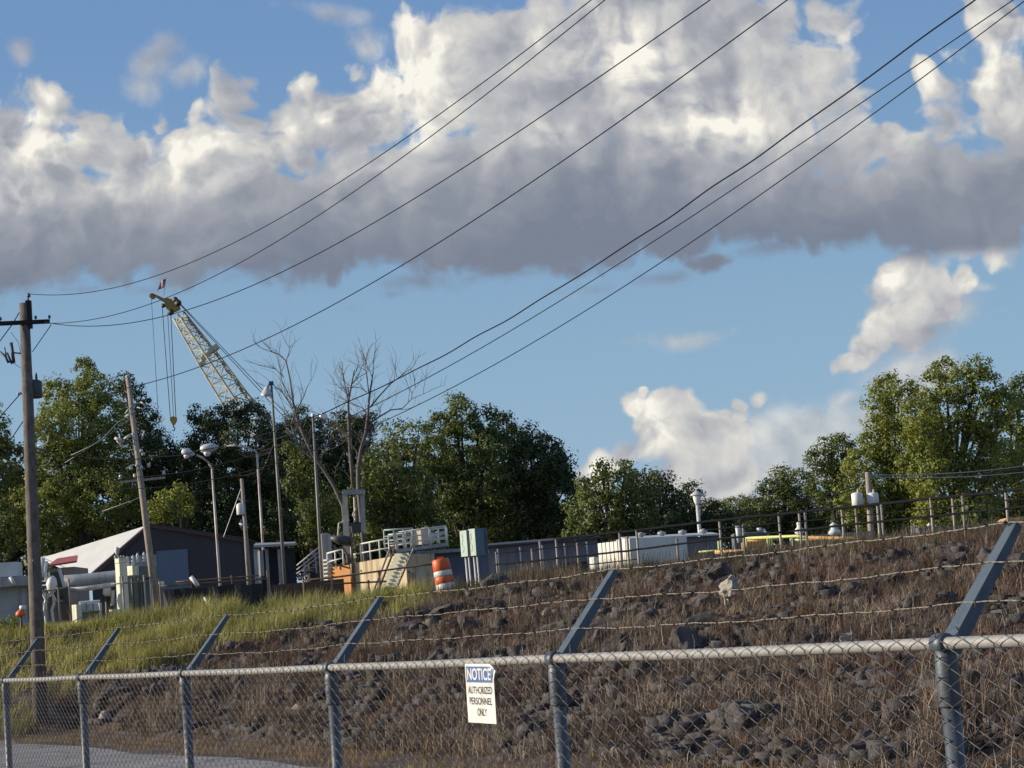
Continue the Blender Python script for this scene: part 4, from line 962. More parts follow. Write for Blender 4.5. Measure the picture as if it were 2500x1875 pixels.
m = MB(); box_px(m, 300, 1221, 330, 1248, Ys + 1, 1.0); m.build('tank', m_gg, sg2, bevel=.02)
m = MB(); rotbox(m, 273, 299, 1222, 1243, Ys + .8, .3, LIT, None); m.build('bus_box', m_cream, sg2, bevel=.02)
m = MB(); box_px(m, 276, 1243, 336, 1330, Ys + 1.6, .5, PLAT - .1); m.build('lower_housing', m_gg, sg2)
for px, py in ((276, 1219), (288, 1217), (298, 1212), (312, 1210), (328, 1214)):
    m = MB(); c = at(px, py + 4, Ys + 1.2); m.lathe(c, [(.05, 0), (.09, .04), (.05, .1), (.08, .16), (.04, .22), (.06, .27), (.015, .36)], 10); m.build('insulator', m_porc, sg2, True)
m = MB()
for px in (285, 300, 309): m.tube([at(px, 1250, Ys + .9), at(px + 5, 1335, Ys + .9)], .045, 6)
m.build('conduits', m_dkmet, sg2)
# white plastic container and low cabinet
wb = thing('white_box_rack', 'white boxy rack with three grey drawers low in the grass left of the cream cabinet', 'rack', (at(185, 1335, 76).x, 76, PLAT - .1))
m = MB(); rotbox(m, 154, 176, 1306, 1352, 76, .22, LIT); m.build('end_panel', m_cream, wb, bevel=.02)
for i in range(3):
    m = MB(); box_px(m, 173 + i * 14.3, 1302, 186 + i * 14.3, 1320, 76.2, .5); m.build('drawer', m_lgray, wb, bevel=.02)
m = MB(); box_px(m, 175, 1321, 214, 1345, 76.6, .5, PLAT - .1); m.build('lower_panel', m_bluegr, wb)
m = MB(); m.tube([at(215, 1302, 76.2), at(219, 1342, 76.2)], .035, 6); m.build('leg', m_lgray, wb)
m = MB(); rotbox(m, 234, 262, 1316, 1334, 76, .5, LIT, None); o = m.build('cream_crate', m_cream, None, bevel=.03); tag(o, 'low cream crate in the grass at the foot of the cream cabinet', 'crate')
mk = thing('floor_machine', 'dark yard machine with a white domed head below the grey pipe', 'machinery', (at(232, 1330, 82).x, 82, PLAT - .1))
m = MB(); m.lathe(at(232, 1282, 82), [(.10, -.1), (.17, 0), (.14, .18), (.05, .28)], 12); m.tube([at(244, 1275, 82), at(243, 1308, 82)], .07, 8); m.build('domed_head', m_wht, mk, True)
m = MB(); m.tube([at(230, 1285, 82.1), at(232, 1340, 82.1)], .06, 6); m.tube([at(238, 1285, 82.1), at(240, 1340, 82.1)], .06, 6); m.box(at(234, 1310, 82.3), (.5, .4, 1.2)); m.build('frame', m_dkmet, mk)
m = MB(); box_px(m, 170, 1296, 250, 1325, 88, 2, PLAT - .1); o = m.build('pale_truck_body', m_lgray, None, bevel=.05); tag(o, 'pale low container body behind the white box rack', 'container')
m = MB(); c = at(45, 1332, 66); m.lathe(c, [(.11, 0), (.15, .05), (.14, .13), (.05, .2)], 16); fl = thing('warning_light', 'small orange and white beacon in the grass left of the big pole', 'beacon', (c.x, c.y, c.z))
m.build('orange_globe', weathered('orange_plastic', (0.75, 0.16, 0.04), None, 4, 0.5), fl, True); m = MB(); m.lathe(c + Vector((.07, 0, .2)), [(.09, 0), (.10, .05), (.09, .12)], 12); m.build('white_cap', m_wht, fl, True)
m = MB(); m.tube([c + Vector((0, 0, .02)), Vector((c.x, c.y, gz_(c.x, c.y) - .05))], .03, 6); m.build('stake', m_dkmet, fl)
# little yard fence on the left
def post_rail(name, label, cat, posts, rails, mat, pr=.04, rr_=.03, rmat=None):
    p0 = at(posts[0][0], posts[0][2], posts[0][3]); th = thing(name, label, cat, (p0.x, p0.y, PLAT - .1))
    for px, y0, y1, Y, *lean in posts:
        t = at(px, y0, Y); b = at(px + (y1 - y0) * .075, y1, Y); b = Vector((b.x, b.y, min(b.z, PLAT) - .15)); m = MB(); m.tube([b, t], pr, 8); m.lathe(t, [(pr * 1.15, -.01), (pr * 1.15, .02), (pr * .4, .05)], 8); m.build('post', mat, th, True)
    for rl in rails:
        m = MB(); pts = [at(*p) for p in rl[0]]; r0 = rl[1]; jj = rl[2] if len(rl) > 2 else 0
        q = []
        for a, b in zip(pts[:-1], pts[1:]):
            k = max(2, int((b - a).length / .35))
            for i in range(k): q.append(lerp(a, b, i / k) + Vector((0, 0, jj * random.Random(i * 7 + len(q)).uniform(-1, 1))))
        q.append(pts[-1]); m.tube(q, r0, 6); m.build('rail', rmat or mat, th, True)
    return th
post_rail('yard_fence', 'low fence of rusty posts standing among the cabinets left of the leaning pole', 'fence',
          [(49, 1266, 1325, 74), (99, 1275, 1350, 74), (125, 1272, 1350, 74), (148, 1253, 1348, 74), (264, 1248, 1335, 74), (311, 1245, 1330, 74), (324, 1248, 1330, 74)],
          [([(49, 1286, 74), (148, 1268, 74)], .03), ([(240, 1262, 74), (345, 1253, 74)], .025), ([(148, 1348, 74), (180, 1330, 74)], .015)], m_postc, .035)
# black tarpaulin barrier and grey rail in front of the shed
m = MB(); n_ = 26; front = []
bt = random.Random(4)
tp = [at(lerp(352, 662, i / n_), lerp(1276, 1250, i / n_) + bt.uniform(-3, 3), 73) for i in range(n_ + 1)]
vs_ = []
for p in tp:
    for q, dy in ((0, 0), (.4, bt.uniform(-.15, .15)), (.8, bt.uniform(-.2, .2)), (1.0, .1)): vs_.append(Vector((p.x, p.y + dy, lerp(p.z, PLAT - .3, q))))
fs_ = [(i * 4 + j, i * 4 + j + 1, i * 4 + j + 5, i * 4 + j + 4) for i in range(18) for j in range(3)]
m.add(vs_, fs_); o = m.build('tarp_barrier', weathered('black_tarp', (0.016, 0.016, 0.02), (0.03, 0.03, 0.036), 2, 0.7, 0, 0.5), None); 
so_ = o.modifiers.new('s', 'SOLIDIFY'); so_.thickness = .04; tag(o, 'sagging black tarpaulin barrier behind the tall grass below the brown shed', 'barrier')
m = MB(); q = [at(586, 1264, 73.4), at(742, 1250, 73.4)]; m.slab([q[0], q[1], Vector((q[1].x, q[1].y, PLAT - .3)), Vector((q[0].x, q[0].y, PLAT - .3))], (0, .08, 0)); o = m.build('rusty_wall', weathered('rust_brown_sheet', (0.12, 0.07, 0.05), (0.08, 0.05, 0.04), 2, 0.85, 0, 0.3, 20, 0.5, wave=(0, 26, .5)), None); tag(o, 'low rust brown corrugated wall between the tarpaulin and the tank', 'wall')
m = MB(); m.tube([at(412, 1246, 72), at(428, 1266, 72)], .07, 8); m.tube([at(441, 1290, 72), at(462, 1330, 72)], .045, 8); o = m.build('white_brace', m_wht, None); 
bpy.data.objects.remove(o)
m = MB(); m.tube([at(412, 1246, 72), at(421, 1256, 72), at(428, 1266, 72)], .07, 8); o = m.build('white_pipe', m_wht, None, True); tag(o, 'short white pipe end leaning above the tarpaulin', 'pipe')
m = MB(); m.tube([at(441, 1290, 70), at(452, 1308, 70), at(463, 1334, 70)], .04, 8); o = m.build('white_pipe', m_wht, None, True); tag(o, 'slim white pipe stuck in the tall grass below the tarpaulin', 'pipe')
post_rail('pipe_rail', 'dark low rail running along the top of the tarpaulin from the leaning pole', 'railing', [(345, 1256, 1285, 75), (412, 1252, 1285, 75), (500, 1246, 1280, 75), (577, 1235, 1262, 75)], [([(345, 1266, 75), (577, 1250, 75)], .03), ([(380, 1257, 75), (560, 1243, 75)], .02)], m_rustp, .03)
m = MB(); m.tube([at(348, 1256, 76), at(350, 1270, 76)], .09, 10); o = m.build('white_canister', m_wht, None, True); tag(o, 'small white canister beside the foot of the leaning pole', 'canister')
# open black shelter
st = thing('open_shelter', 'small black open fronted shelter with a grey flat roof below the tallest mast', 'shelter', (at(590, 1250, 88).x, 88, PLAT - .1))
m = MB(); q = [at(548, 1183, 87.5), at(638, 1178, 87.5), at(640, 1175, 89.5), at(552, 1178, 89.5)]; m.hexa(q, [p + Vector((0, 0, .09)) for p in q]); m.build('roof', m_gray, st)
m_shblk = weathered('shelter_black', (0.02, 0.022, 0.03), (0.04, 0.04, 0.05), 2, .8)
m = MB(); box_px(m, 601, 1188, 638, 1250, 88, .08, PLAT - .1); m.build('panel', m_shblk, st)
m = MB(); box_px(m, 552, 1188, 600, 1250, 89.4, .06, PLAT - .1); m.build('panel', m_shblk, st)
for px in (549, 556, 574, 601): m = MB(); box_px(m, px, 1186, px + 6, 1250, 87.8, .14, PLAT - .1); m.build('post', m_gray if px != 556 else m_lgray, st)
m = MB(); m.tube([at(603, 1225, 87.7), at(618, 1252, 87.7)], .03, 5); m.build('brace', m_conc, st)
m = MB(); m.tube([at(563, 1190, 87.7), at(566, 1245, 87.7)], .10, 8); m.build('brace', m_conc, st)
# metal stairway left of the tank
sy = thing('metal_stairs', 'grey metal stairway with double handrails climbing to the tank from the left', 'stairs', (at(650, 1250, 84).x, 84, PLAT - .1))
m = MB(); m.tube([at(641, 1222, 84), at(702, 1172, 84)], .035, 8); m.tube([at(641, 1231, 84), at(702, 1182, 84)], .03, 8); m.tube([at(641, 1240, 84), at(702, 1191, 84)], .03, 8); m.build('handrail', m_gray, sy, True)
m = MB(); m.slab([at(650, 1245, 84.1), at(650, 1252, 84.1), at(704, 1208, 84.1), at(704, 1200, 84.1)], (0, .05, 0)); m.slab([at(650, 1245, 85), at(650, 1252, 85), at(704, 1208, 85), at(704, 1200, 85)], (0, .05, 0)); m.build('stringer', m_dkmet, sy)
for i in range(7):
    c = at(653 + i * 7.6, 1246 - i * 6.4, 84.5); m = MB(); m.box(c, (.24, .84, .03)); m.build('tread', m_gray, sy)
for px, py in ((656, 1221), (680, 1200)): m = MB(); m.tube([at(px, py - 8, 84), at(px + 4, py + 38, 84)], .03, 6); m.build('post', m_gray, sy)

# ------------------------------------------------------------------ rust-stained tank with railings
m_tank = weathered('stained_tank', (0.62, 0.50, 0.31), (0.52, 0.36, 0.16), 0.9, 0.7, 0, 0.15, 20, 0.85, (0.20, 0.10, 0.04))
m_tank2 = weathered('rusty_tank', (0.60, 0.27, 0.08), (0.55, 0.40, 0.22), 0.8, 0.75, 0, 0.15, 20, 0.85, (0.25, 0.10, 0.04))
m_railw = weathered('pale_rail_paint', (0.68, 0.68, 0.62), (0.5, 0.52, 0.48), 3, 0.5)
m_railg = weathered('pale_green_paint', (0.42, 0.56, 0.50), (0.3, 0.42, 0.38), 3, 0.5)
Yt = 78.0
tk = thing('settling_tank', 'yellowish rust stained tank topped by pale railings left of the orange drum', 'tank', (at(790, 1280, Yt).x, Yt, PLAT - .1))
# its long side recedes to the right, so the broad face looks left towards the sun
def tkp(px, py, dY): return at(px, py, Yt + dY)
def zdn(p, z): return Vector((p.x, p.y, z))
fa, fb = tkp(757, 1218, 0), tkp(875, 1190, -2.2)
fb.z = fa.z + .12
a0, a1 = zdn(fa, PLAT - .1), zdn(fb, PLAT - .1)
bk_ = Vector((.9, 1.6, 0))
m = MB(); m.hexa([a0, a1, a1 + bk_, a0 + bk_], [fa, fb, fb + bk_, fa + bk_]); m.build('shell', m_tank, tk)
fc_, fd_ = tkp(715, 1226, .9), tkp(755, 1220, .35)
m = MB(); m.hexa([zdn(fc_, PLAT - .1), zdn(fd_, PLAT - .1), zdn(fd_, PLAT - .1) + bk_, zdn(fc_, PLAT - .1) + bk_], [fc_, fd_, fd_ + bk_, fc_ + bk_]); m.build('rusty_end', m_tank2, tk)
for i in range(9):
    c = tkp(709 + i * .4, 1210 + i * 8.3, 1.0); m = MB(); m.box(c, (.17, .35, .055), -.6); m.build('rib', m_railw, tk)
def railing(parent, base0, base1, h, n, mat, mid=(.5,), r_=.03):
    m = MB()
    up = Vector((0, 0, h)); m.tube([base0 + up, base1 + up], r_, 8)
    for q in mid: m.tube([base0 + up * q, base1 + up * q], r_ * .85, 8)
    m.build('handrail', mat, parent, True)
    for i in range(n + 1):
        p = lerp(base0, base1, i / n); m = MB(); m.tube([p, p + up * 1.01], r_, 8); m.build('railing_post', mat, parent, True)
railing(tk, fa + Vector((.05, .1, 0)), lerp(fa, fb, .72) + Vector((0, .1, 0)), .62, 4, m_railw)
railing(tk, fc_ + Vector((-.1, 0, -.1)), fd_ + Vector((-.2, 0, -.05)), .6, 2, m_railw)
# walkway deck to the right
d0, d1 = tkp(855, 1187, 1.0), tkp(966, 1172, 1.0)
m = MB(); m.slab([d0, d1, d1 + Vector((0, 1.3, 0)), d0 + Vector((0, 1.3, 0))], (0, 0, -.12)); m.build('deck', m_gray, tk)
railing(tk, d0 + Vector((.02, .03, 0)), d1 + Vector((-.03, .03, 0)), .58, 3, m_railw, (.33, .66), .032)
railing(tk, d0 + Vector((-.3, 1.27, 0)), d1 + Vector((-.03, 1.27, 0)), .58, 7, m_railw, (.33, .66), .03)
railing(tk, d0 + Vector((-.4, .5, 0)), d0 + Vector((.6, .5, 0)), .72, 3, m_railg, (.35, .7), .03)
m = MB(); m.box(tkp(904, 1160, 1.6), (.42, .3, .56), -.5); m.box(tkp(918, 1158, 1.8), (.14, .2, .58), -.4); m.build('control_box', weathered('peach_panel', (0.72, 0.58, 0.44), (0.6, 0.45, 0.33), 2, .6), tk, bevel=.01)
for px, py, s in ((872, 1165, 1), (932, 1160, 1), (945, 1158, .8), (888, 1172, .7)):
    m = MB(); m.tube([tkp(px, py + 14, 1.5), tkp(px - 1, py - 10, 1.5)], .05 * s, 8); m.tube([tkp(px - 8, py, 1.5), tkp(px + 9, py - 2, 1.5)], .035 * s, 8); m.build('pipe_riser', m_railw, tk, True)
# stairs falling from the deck
s0, s1 = tkp(862, 1186, .2), tkp(812, 1282, -.4)
for dx_ in (0, 10, 42):
    m = MB(); a = at(842 + dx_ + (9 if dx_ == 42 else 0), 1186, Yt - 2.8); b = at(804 + dx_ + (5 if dx_ == 42 else 0), 1284, Yt - 3.5); m.tube([a, b], .035, 6); m.build('stair_rail', m_rustp if dx_ == 10 else m_postc, tk)
for i in range(11):
    a = at(lerp(852, 818, i / 10), 1196 + i * 8, Yt - 2.7 - i * .06); b = at(lerp(883, 850, i / 10), 1194 + i * 8, Yt - 2.9 - i * .06); m = MB(); m.slab([a, b, b + Vector((0, .26, 0)), a + Vector((0, .26, 0))], (0, 0, -.10)); m.build('step', m_cream, tk)
# raking machine frame above the tank
fr = thing('lifting_frame', 'upright weathered steel frame with a motor standing on the left end of the tank', 'machinery', (at(762, 1215, 79).x, 79, fa.z - .05))
m_frl = weathered('cream_steel', (0.66, 0.61, 0.50), (0.4, 0.33, 0.25), 3, .7, 0, .2, 30, .6, (.15, .09, .05))
m = MB(); m.slab([at(739, 1060, 78.6), at(749, 1060, 78.6), at(757, 1196, 78.6), at(742, 1196, 78.6)], (0, .16, 0)); m.build('left_column', m_frl, fr)
m = MB(); m.slab([at(778, 1062, 78.6), at(786, 1061, 78.6), at(790, 1150, 78.6), at(780, 1150, 78.6)], (0, .16, 0)); m.build('right_column', m_gray, fr)
m = MB(); m.slab([at(740, 1058, 78.5), at(786, 1057, 78.5), at(786, 1067, 78.5), at(740, 1068, 78.5)], (0, .5, 0)); m.build('top_beam', m_gray, fr)
m = MB(); m.tube([at(766, 1070, 78.9), at(768, 1128, 78.9)], .05, 8); m.tube([at(770, 1098, 78.8), at(762, 1112, 78.8), at(772, 1128, 78.8)], .03, 6); m.build('hoist_screw', m_frl, fr)
m = MB(); m.box(at(768, 1140, 78.9), (.45, .5, .34)); m.lathe(at(770, 1130, 78.6), [(.06, 0), (.11, .05), (.05, .14)], 10); m.build('gearbox', m_dkmet, fr, bevel=.02)
m = MB(); m.tube([at(732, 1130, 78.4), at(730, 1160, 78.4)], .03, 6); m.tube([at(731, 1131, 78.4), at(743, 1126, 78.4)], .03, 6); m.tube([at(757, 1137, 78.4), at(760, 1160, 78.4)], .04, 6); m.tube([at(789, 1136, 78.4), at(789, 1152, 78.4)], .04, 6); m.build('side_bracket', m_frl, fr)
m = MB(); m.tube([at(714, 1162, 78), at(735, 1166, 78), at(762, 1171, 78)], [.07, .17, .17], 12); m.build('drive_motor', m_dkmet, fr, True)
m = MB(); m.slab([at(757, 1150, 77.8), at(760, 1150, 77.8), at(768, 1290, 77.8), at(760, 1290, 77.8)], (0, .1, 0)); m.tube([at(738, 1180, 77.8), at(754, 1202, 77.8)], .03, 6); m.tube([at(714, 1216, 77.6), at(757, 1228, 77.6)], .03, 6); m.build('support_post', m_rustp, fr)
m = MB(); box_px(m, 697, 1152, 714, 1290, 79.5, 1.0, PLAT - .1); o = m.build('grey_duct', m_gray, None, bevel=.03); tag(o, 'narrow dark grey upright duct at the left end of the rusty tank', 'duct')
# grey shed behind the tank, sloped light panel
gb = thing('grey_utility_building', 'low dark blue grey building under and behind the tank walkway', 'building', (at(960, 1260, 81).x, 81, PLAT - .1))
m_slate = weathered('slate_panel', (0.15, 0.17, 0.22), (0.11, 0.125, 0.16), 1.3, .7, 0, .1, 20)
m = MB(); box_px(m, 905, 1192, 1048, 1280, 81, 4, PLAT - .1); m.build('wall', m_slate, gb)
m = MB(); box_px(m, 900, 1186, 1052, 1193, 80.8, 4.6); m.build('roof', m_gray, gb)
m = MB(); m.slab([at(877, 1198, 79.5), at(911, 1188, 80.9), at(916, 1262, 80.9), at(880, 1262, 79.5)], (.05, .06, 0)); m.build('sloped_panel', m_gray, gb)
bl = thing('pale_block_wall', 'low pale block wall in front of the grey building beside the drum', 'wall', (at(900, 1280, 76).x, 76, PLAT - .1))
m = MB(); rotbox(m, 876, 912, 1236, 1284, 76, .3, rad(-25)); m.build('wall', weathered('pale_block', (0.56, 0.51, 0.42), (0.4, 0.36, 0.3), 1.6, .9, 0, .3, 20, .4), bl)
m = MB(); rotbox(m, 927, 941, 1245, 1284, 76, .2, rad(-25)); m.build('post_block', m_lgray, bl)
# crest railings in front of the tank
post_rail('tank_railing', 'rust brown pipe railing along the top of the bank in front of the tank', 'railing',
          [(655, 1250, 1290, 68), (716, 1246, 1290, 68), (796, 1256, 1288, 68), (819, 1238, 1288, 68), (883, 1236, 1284, 68), (895, 1226, 1282, 68), (935, 1216, 1280, 68)],
          [([(655, 1254, 68), (716, 1248, 68), (875, 1226, 68), (937, 1218, 68)], .03), ([(700, 1262, 68), (835, 1256, 68)], .028)], m_rustp, .03)

# ------------------------------------------------------------------ traffic drum
Yd = 65.5; c = at(966, 1279, Yd); c.z = gz_(c.x, c.y) - .02
H = at(958, 1206, Yd).z - c.z; tilt = Vector((-0.13, 0.02, 1)).normalized(); print('drum', H, Yd)
dr = thing('traffic_drum', 'orange and white striped traffic drum tilted on the bank top beside the tank', 'traffic drum', c)
m_or = weathered('drum_orange', (0.72, 0.13, 0.03), (0.55, 0.09, 0.025), 4, .5, 0, .05); m_dw = weathered('drum_white', (0.72, 0.70, 0.66), (0.55, 0.53, 0.5), 4, .4)
lv = [(0, .29, .29), (.16, .285, .28), (.34, .285, .28), (.50, .27, .265), (.68, .265, .26), (.84, .255, .25), (.97, .24, .235)]
seq = [('orange_band', 0, .17), ('white_band', .17, .34), ('orange_band', .34, .53), ('white_band', .53, .68), ('orange_band', .68, .97)]
for nm, q0, q1 in seq:
    r0, r1 = lerp(.30, .245, q0), lerp(.30, .245, q1); m = MB(); m.lathe(c + tilt * (q0 * H + .001), [(r0 - .012, 0), (r0, .015), (r1, (q1 - q0) * H - .018), (r1 - .012, (q1 - q0) * H - .002)], 26, tilt); m.build(nm, m_or if nm[0] == 'o' else m_dw, dr, True)
m = MB(); m.lathe(c + tilt * (.97 * H), [(.235, 0), (.225, .02), (.12, .03), (.03, .03)], 24, tilt); m.slab([c + tilt * H + Vector((-.1, -.02, 0)), c + tilt * H + Vector((.1, -.02, .0)), c + tilt * H + Vector((.1, -.02, .06)), c + tilt * H + Vector((-.1, -.02, .06))], (0, .03, 0)); m.build('lid', m_or, dr)

# ------------------------------------------------------------------ teal cabinets on legs
m_teal = weathered('pale_teal_enamel', (0.52, 0.66, 0.56), (0.40, 0.55, 0.46), 5, .45, 0, .05, 40, .2); m_teal_shade = weathered('shaded_teal_enamel', (0.10, 0.19, 0.23), (0.14, 0.2, 0.24), 3, .5)  # second teal is darker and bluer: shade of the cabinet sides put into colour
tl_ = []
for i, (x0, x1, y0, y1, lab) in enumerate(((995, 1013, 1146, 1203, 'left pale teal slim cabinet facing the sun on pipe legs right of the drum'), (1013, 1037, 1142, 1201, 'second pale teal slim cabinet with its blue side in shade, on pipe legs'))):
    Y = 69 + i * .4; th = thing('teal_cabinet', lab, 'cabinet', (at((x0 + x1) / 2, 1270, Y).x, Y, PLAT - .1), 'slim teal cabinets on legs')
    # broad face towards the left, turned 35 degrees
    a, b = at(x0, (y0 + y1) / 2, Y), at(x1 - (2 if i == 0 else 8), (y0 + y1) / 2, Y)
    zt, zb_ = at((x0 + x1) / 2, y0, Y).z, at((x0 + x1) / 2, y1, Y).z
    al = rad(38); W_ = (b.x - a.x) / math.cos(al); fx = Vector((math.cos(al), -math.sin(al), 0)) * W_
    bkx = Vector((.06 if i == 0 else .24, .20, 0)); P_ = Vector((a.x, Y, zb_)); up = Vector((0, 0, zt - zb_))
    m = MB(); m.hexa([P_, P_ + fx, P_ + fx + bkx, P_ + bkx], [P_ + up, P_ + fx + up, P_ + fx + bkx + up, P_ + bkx + up]); bo = m.build('body', m_teal_shade, th)
    nf = Vector((-math.sin(al), -math.cos(al), 0)); e = fx.normalized() * .012
    m = MB(); m.slab([P_ + nf * .004 + e + up * .01, P_ + fx - e + nf * .004 + up * .01, P_ + fx - e + nf * .004 + up * .99, P_ + e + nf * .004 + up * .99], nf * .02); dd = m.build('door', m_teal, th)
    m = MB(); gq = random.Random(i)
    for k in range(5):
        u0 = .35 + .08 * math.sin(k); v0 = .15 + k * .14; m.tube([P_ + fx * (u0 + .12 * math.sin(k * 2 + t_q)) + up * (v0 + .12 * t_q) + nf * .026 for t_q in (0, .35, .7, 1)], .006, 4)
    m.build('scuff_marks', weathered('scuffs', (0.20, 0.28, 0.25), None, 4), dd)
    for lx_ in (.30, .75):
        p = P_ + fx * lx_; m = MB(); m.tube([p + Vector((.05, .05, .02)), Vector((p.x + .07, p.y + .05, PLAT + .15)), Vector((p.x + .13, p.y + .05, PLAT - .2))], .028, 8); m.build('leg', m_railw, th, True)
m = MB(); a = at(1037, 1141, 69.6); m.box((a.x + .10, 69.8, lerp(a.z, PLAT, .42)), (.20, .3, (a.z - PLAT) * .84)); o = m.build('backing_post', m_slate, None); tag(o, 'dark slate upright panel right behind the teal cabinets', 'post')

# ------------------------------------------------------------------ long buildings on the right
lb = thing('long_slate_building', 'long low slate blue metal building between the teal cabinets and the white container', 'building', (at(1180, 1240, 100).x, 100, PLAT - .1))
m_slw = weathered('slate_sheet', (0.20, 0.20, 0.235), (0.15, 0.15, 0.175), .9, .6, 0, .25, 20, .3, wave=(0, 12, .5))
m = MB(); a, b = at(1035, 1185, 100), at(1290, 1163, 100); m.slab([a, b, zdn(b, PLAT - .1), zdn(a, PLAT - .1)], (0, 5, 0)); m.build('wall', m_slw, lb)
m = MB(); a, b = at(1030, 1184, 99.7), at(1296, 1162, 99.7); m.slab([a, b, b + Vector((0, 6, .3)), a + Vector((0, 6, .3))], (0, 0, .08)); m.build('roof', m_dkmet, lb)
m = MB(); a, b = at(1210, 1216, 99.95), at(1285, 1212, 99.95); m.slab([a, b, zdn(b, PLAT - .1), zdn(a, PLAT - .1)], (0, -.05, 0)); m.build('bay_shade_panel', m_drkwd, lb)  # solid dark slab on the wall, the bay's inner shade given as colour
wc = thing('white_container', 'bright sunlit ribbed white container at the left end of the long pale building', 'container', (at(1330, 1225, 84).x, 84, PLAT - .1))
m_wrib = weathered('white_ribbed', (0.80, 0.78, 0.70), (0.7, 0.66, 0.58), 1.2, .5, 0, .3, 20, .15, (0.4, .3, .2), wave=(1, 30, .6))
Yw = 84; P_ = Vector((at(1293, 1200, Yw).x, Yw + .0, PLAT - .1)); al = rad(60); W_ = (at(1357, 1200, Yw).x - P_.x) / math.cos(al); fx = Vector((math.cos(al), -math.sin(al), 0)) * W_; up = Vector((0, 0, at(1325, 1169, Yw).z - P_.z)); bkx = Vector((2.2, 1.9, 0))
m = MB(); m.hexa([P_, P_ + fx, P_ + fx + bkx, P_ + bkx], [P_ + up, P_ + fx + up, P_ + fx + bkx + up, P_ + bkx + up]); m.build('body', m_wrib, wc)
nf = Vector((-math.sin(al), -math.cos(al), 0))
m = MB()
for k in range(1, 8): c1 = P_ + fx * (k / 8) + nf * .012; m.box(c1 + up * .5, (.03, .03, up.z), -al)
m.build('ribs', m_lgray, wc)
wl2 = thing('white_locker', 'small bright white box at the left foot of the white container', 'box', (at(1283, 1225, 82).x, 82, PLAT - .1))
m = MB(); rotbox(m, 1274, 1294, 1205, 1232, 82, .25, rad(-45)); m.build('body', m_wrib, wl2); m = MB(); rotbox(m, 1273, 1295, 1203, 1205, 81.98, .28, rad(-45), None); m.build('lid', m_lgray, wl2)
pb = thing('long_pale_building', 'long low pale grey ribbed building right of the white container', 'building', (at(1450, 1225, 88).x, 88, PLAT - .1))
m = MB(); a, b = at(1352, 1168, 88), at(1552, 1157, 88); m.slab([a, b, zdn(b, PLAT - .1), zdn(a, PLAT - .1)], (0, 3, 0)); m.build('wall', weathered('pale_ribbed', (0.21, 0.225, 0.265), (0.165, 0.175, 0.21), .9, .6, 0, .3, 20, .25, wave=(0, 16, .6)), pb)
m = MB(); a, b = at(1350, 1167, 87.7), at(1554, 1156, 87.7); m.slab([a, b, b + Vector((0, 3.6, .2)), a + Vector((0, 3.6, .2))], (0, 0, .06)); m.build('roof', m_lgray, pb)
m = MB(); a, b = at(1405, 1199, 87.95), at(1455, 1195, 87.95); m.slab([a, b, zdn(b, PLAT - .1), zdn(a, PLAT - .1)], (0, -.05, 0)); m.build('door_panel', m_slate, pb)
for k in range(5):
    a = at(1075 + k * 48, 1186 - k * 4, 99.7); m = MB(); m.tube([a, zdn(a, PLAT)], .05, 6); m.build('downpipe', m_gray, lb, True)
for k in range(4):
    a = at(1385 + k * 45, 1166 - k * 2.5, 89.2); m = MB(); m.lathe(a, [(.10, -.1), (.10, .15), (.18, .17), (.16, .26), (.03, .3)], 12); m.build('roof_vent', m_gray, pb, True)
# low dark timber retaining wall with yellow handrails
rw = thing('timber_wall', 'long dark timber retaining wall along the bank top at the right', 'wall', (at(1900, 1170, 66).x, 66, PLAT))
m = MB(); a, b = at(1560, 1194, 70), at(2068, 1143, 62); m.slab([a, b, zdn(b, PLAT - .1), zdn(a, PLAT - .1)], (0, .3, 0)); m.build('lower_wall', m_drkwd, rw)
m = MB(); a, b = at(2020, 1141, 62.4), at(2240, 1120, 60); m.slab([a, b, zdn(b, PLAT - .1), zdn(a, PLAT - .1)], (0, .3, 0)); m.build('upper_wall', m_drkwd, rw)
m_yel = weathered('yellow_green_paint', (0.60, 0.66, 0.22), (0.5, 0.5, 0.2), 2, .5); m_org = weathered('orange_paint', (0.72, 0.42, 0.16), (0.6, 0.3, 0.12), 2, .5)
yr = thing('yellow_handrails', 'yellow green and orange pipe handrails around the pits behind the timber wall', 'railing', (at(1700, 1180, 72).x, 72, PLAT))
def bar(pts, r_, mat, nm): m = MB(); m.tube([at(*p) for p in pts], r_, 8); m.build(nm, mat, yr, True)
bar([(1607, 1163, 74), (1720, 1158, 73), (1745, 1161, 72.5)], .05, m_yel, 'handrail'); bar([(1608, 1168, 74), (1690, 1166, 73.5)], .03, m_org, 'handrail'); bar([(1745, 1162, 72.5), (1860, 1163, 71)], .06, m_org, 'handrail'); bar([(1718, 1166, 73), (1850, 1166, 71.5)], .03, m_yel, 'handrail')
bar([(1545, 1193, 74), (1625, 1190, 73.5), (1692, 1188, 73)], .07, m_org, 'handrail'); bar([(1510, 1192, 75), (1560, 1188, 74.6)], .03, m_yel, 'handrail'); bar([(1552, 1169, 74.5), (1554, 1196, 74.5)], .04, m_yel, 'post'); bar([(1562, 1182, 74.5), (1564, 1196, 74.5)], .03, m_yel, 'post')
for px in (1612, 1658, 1662, 1667, 1708, 1723): bar([(px, 1163, 73.5), (px + 1, 1192, 73.5)], .035, m_yel, 'post')
bar([(1981, 1137, 66), (1981, 1135, 66)], .03, m_org, 'cap')
m = MB(); a = at(1632, 1178, 74); m.box(a, (.9, .3, .25)); m.build('orange_gearbox', m_org, yr, bevel=.02)
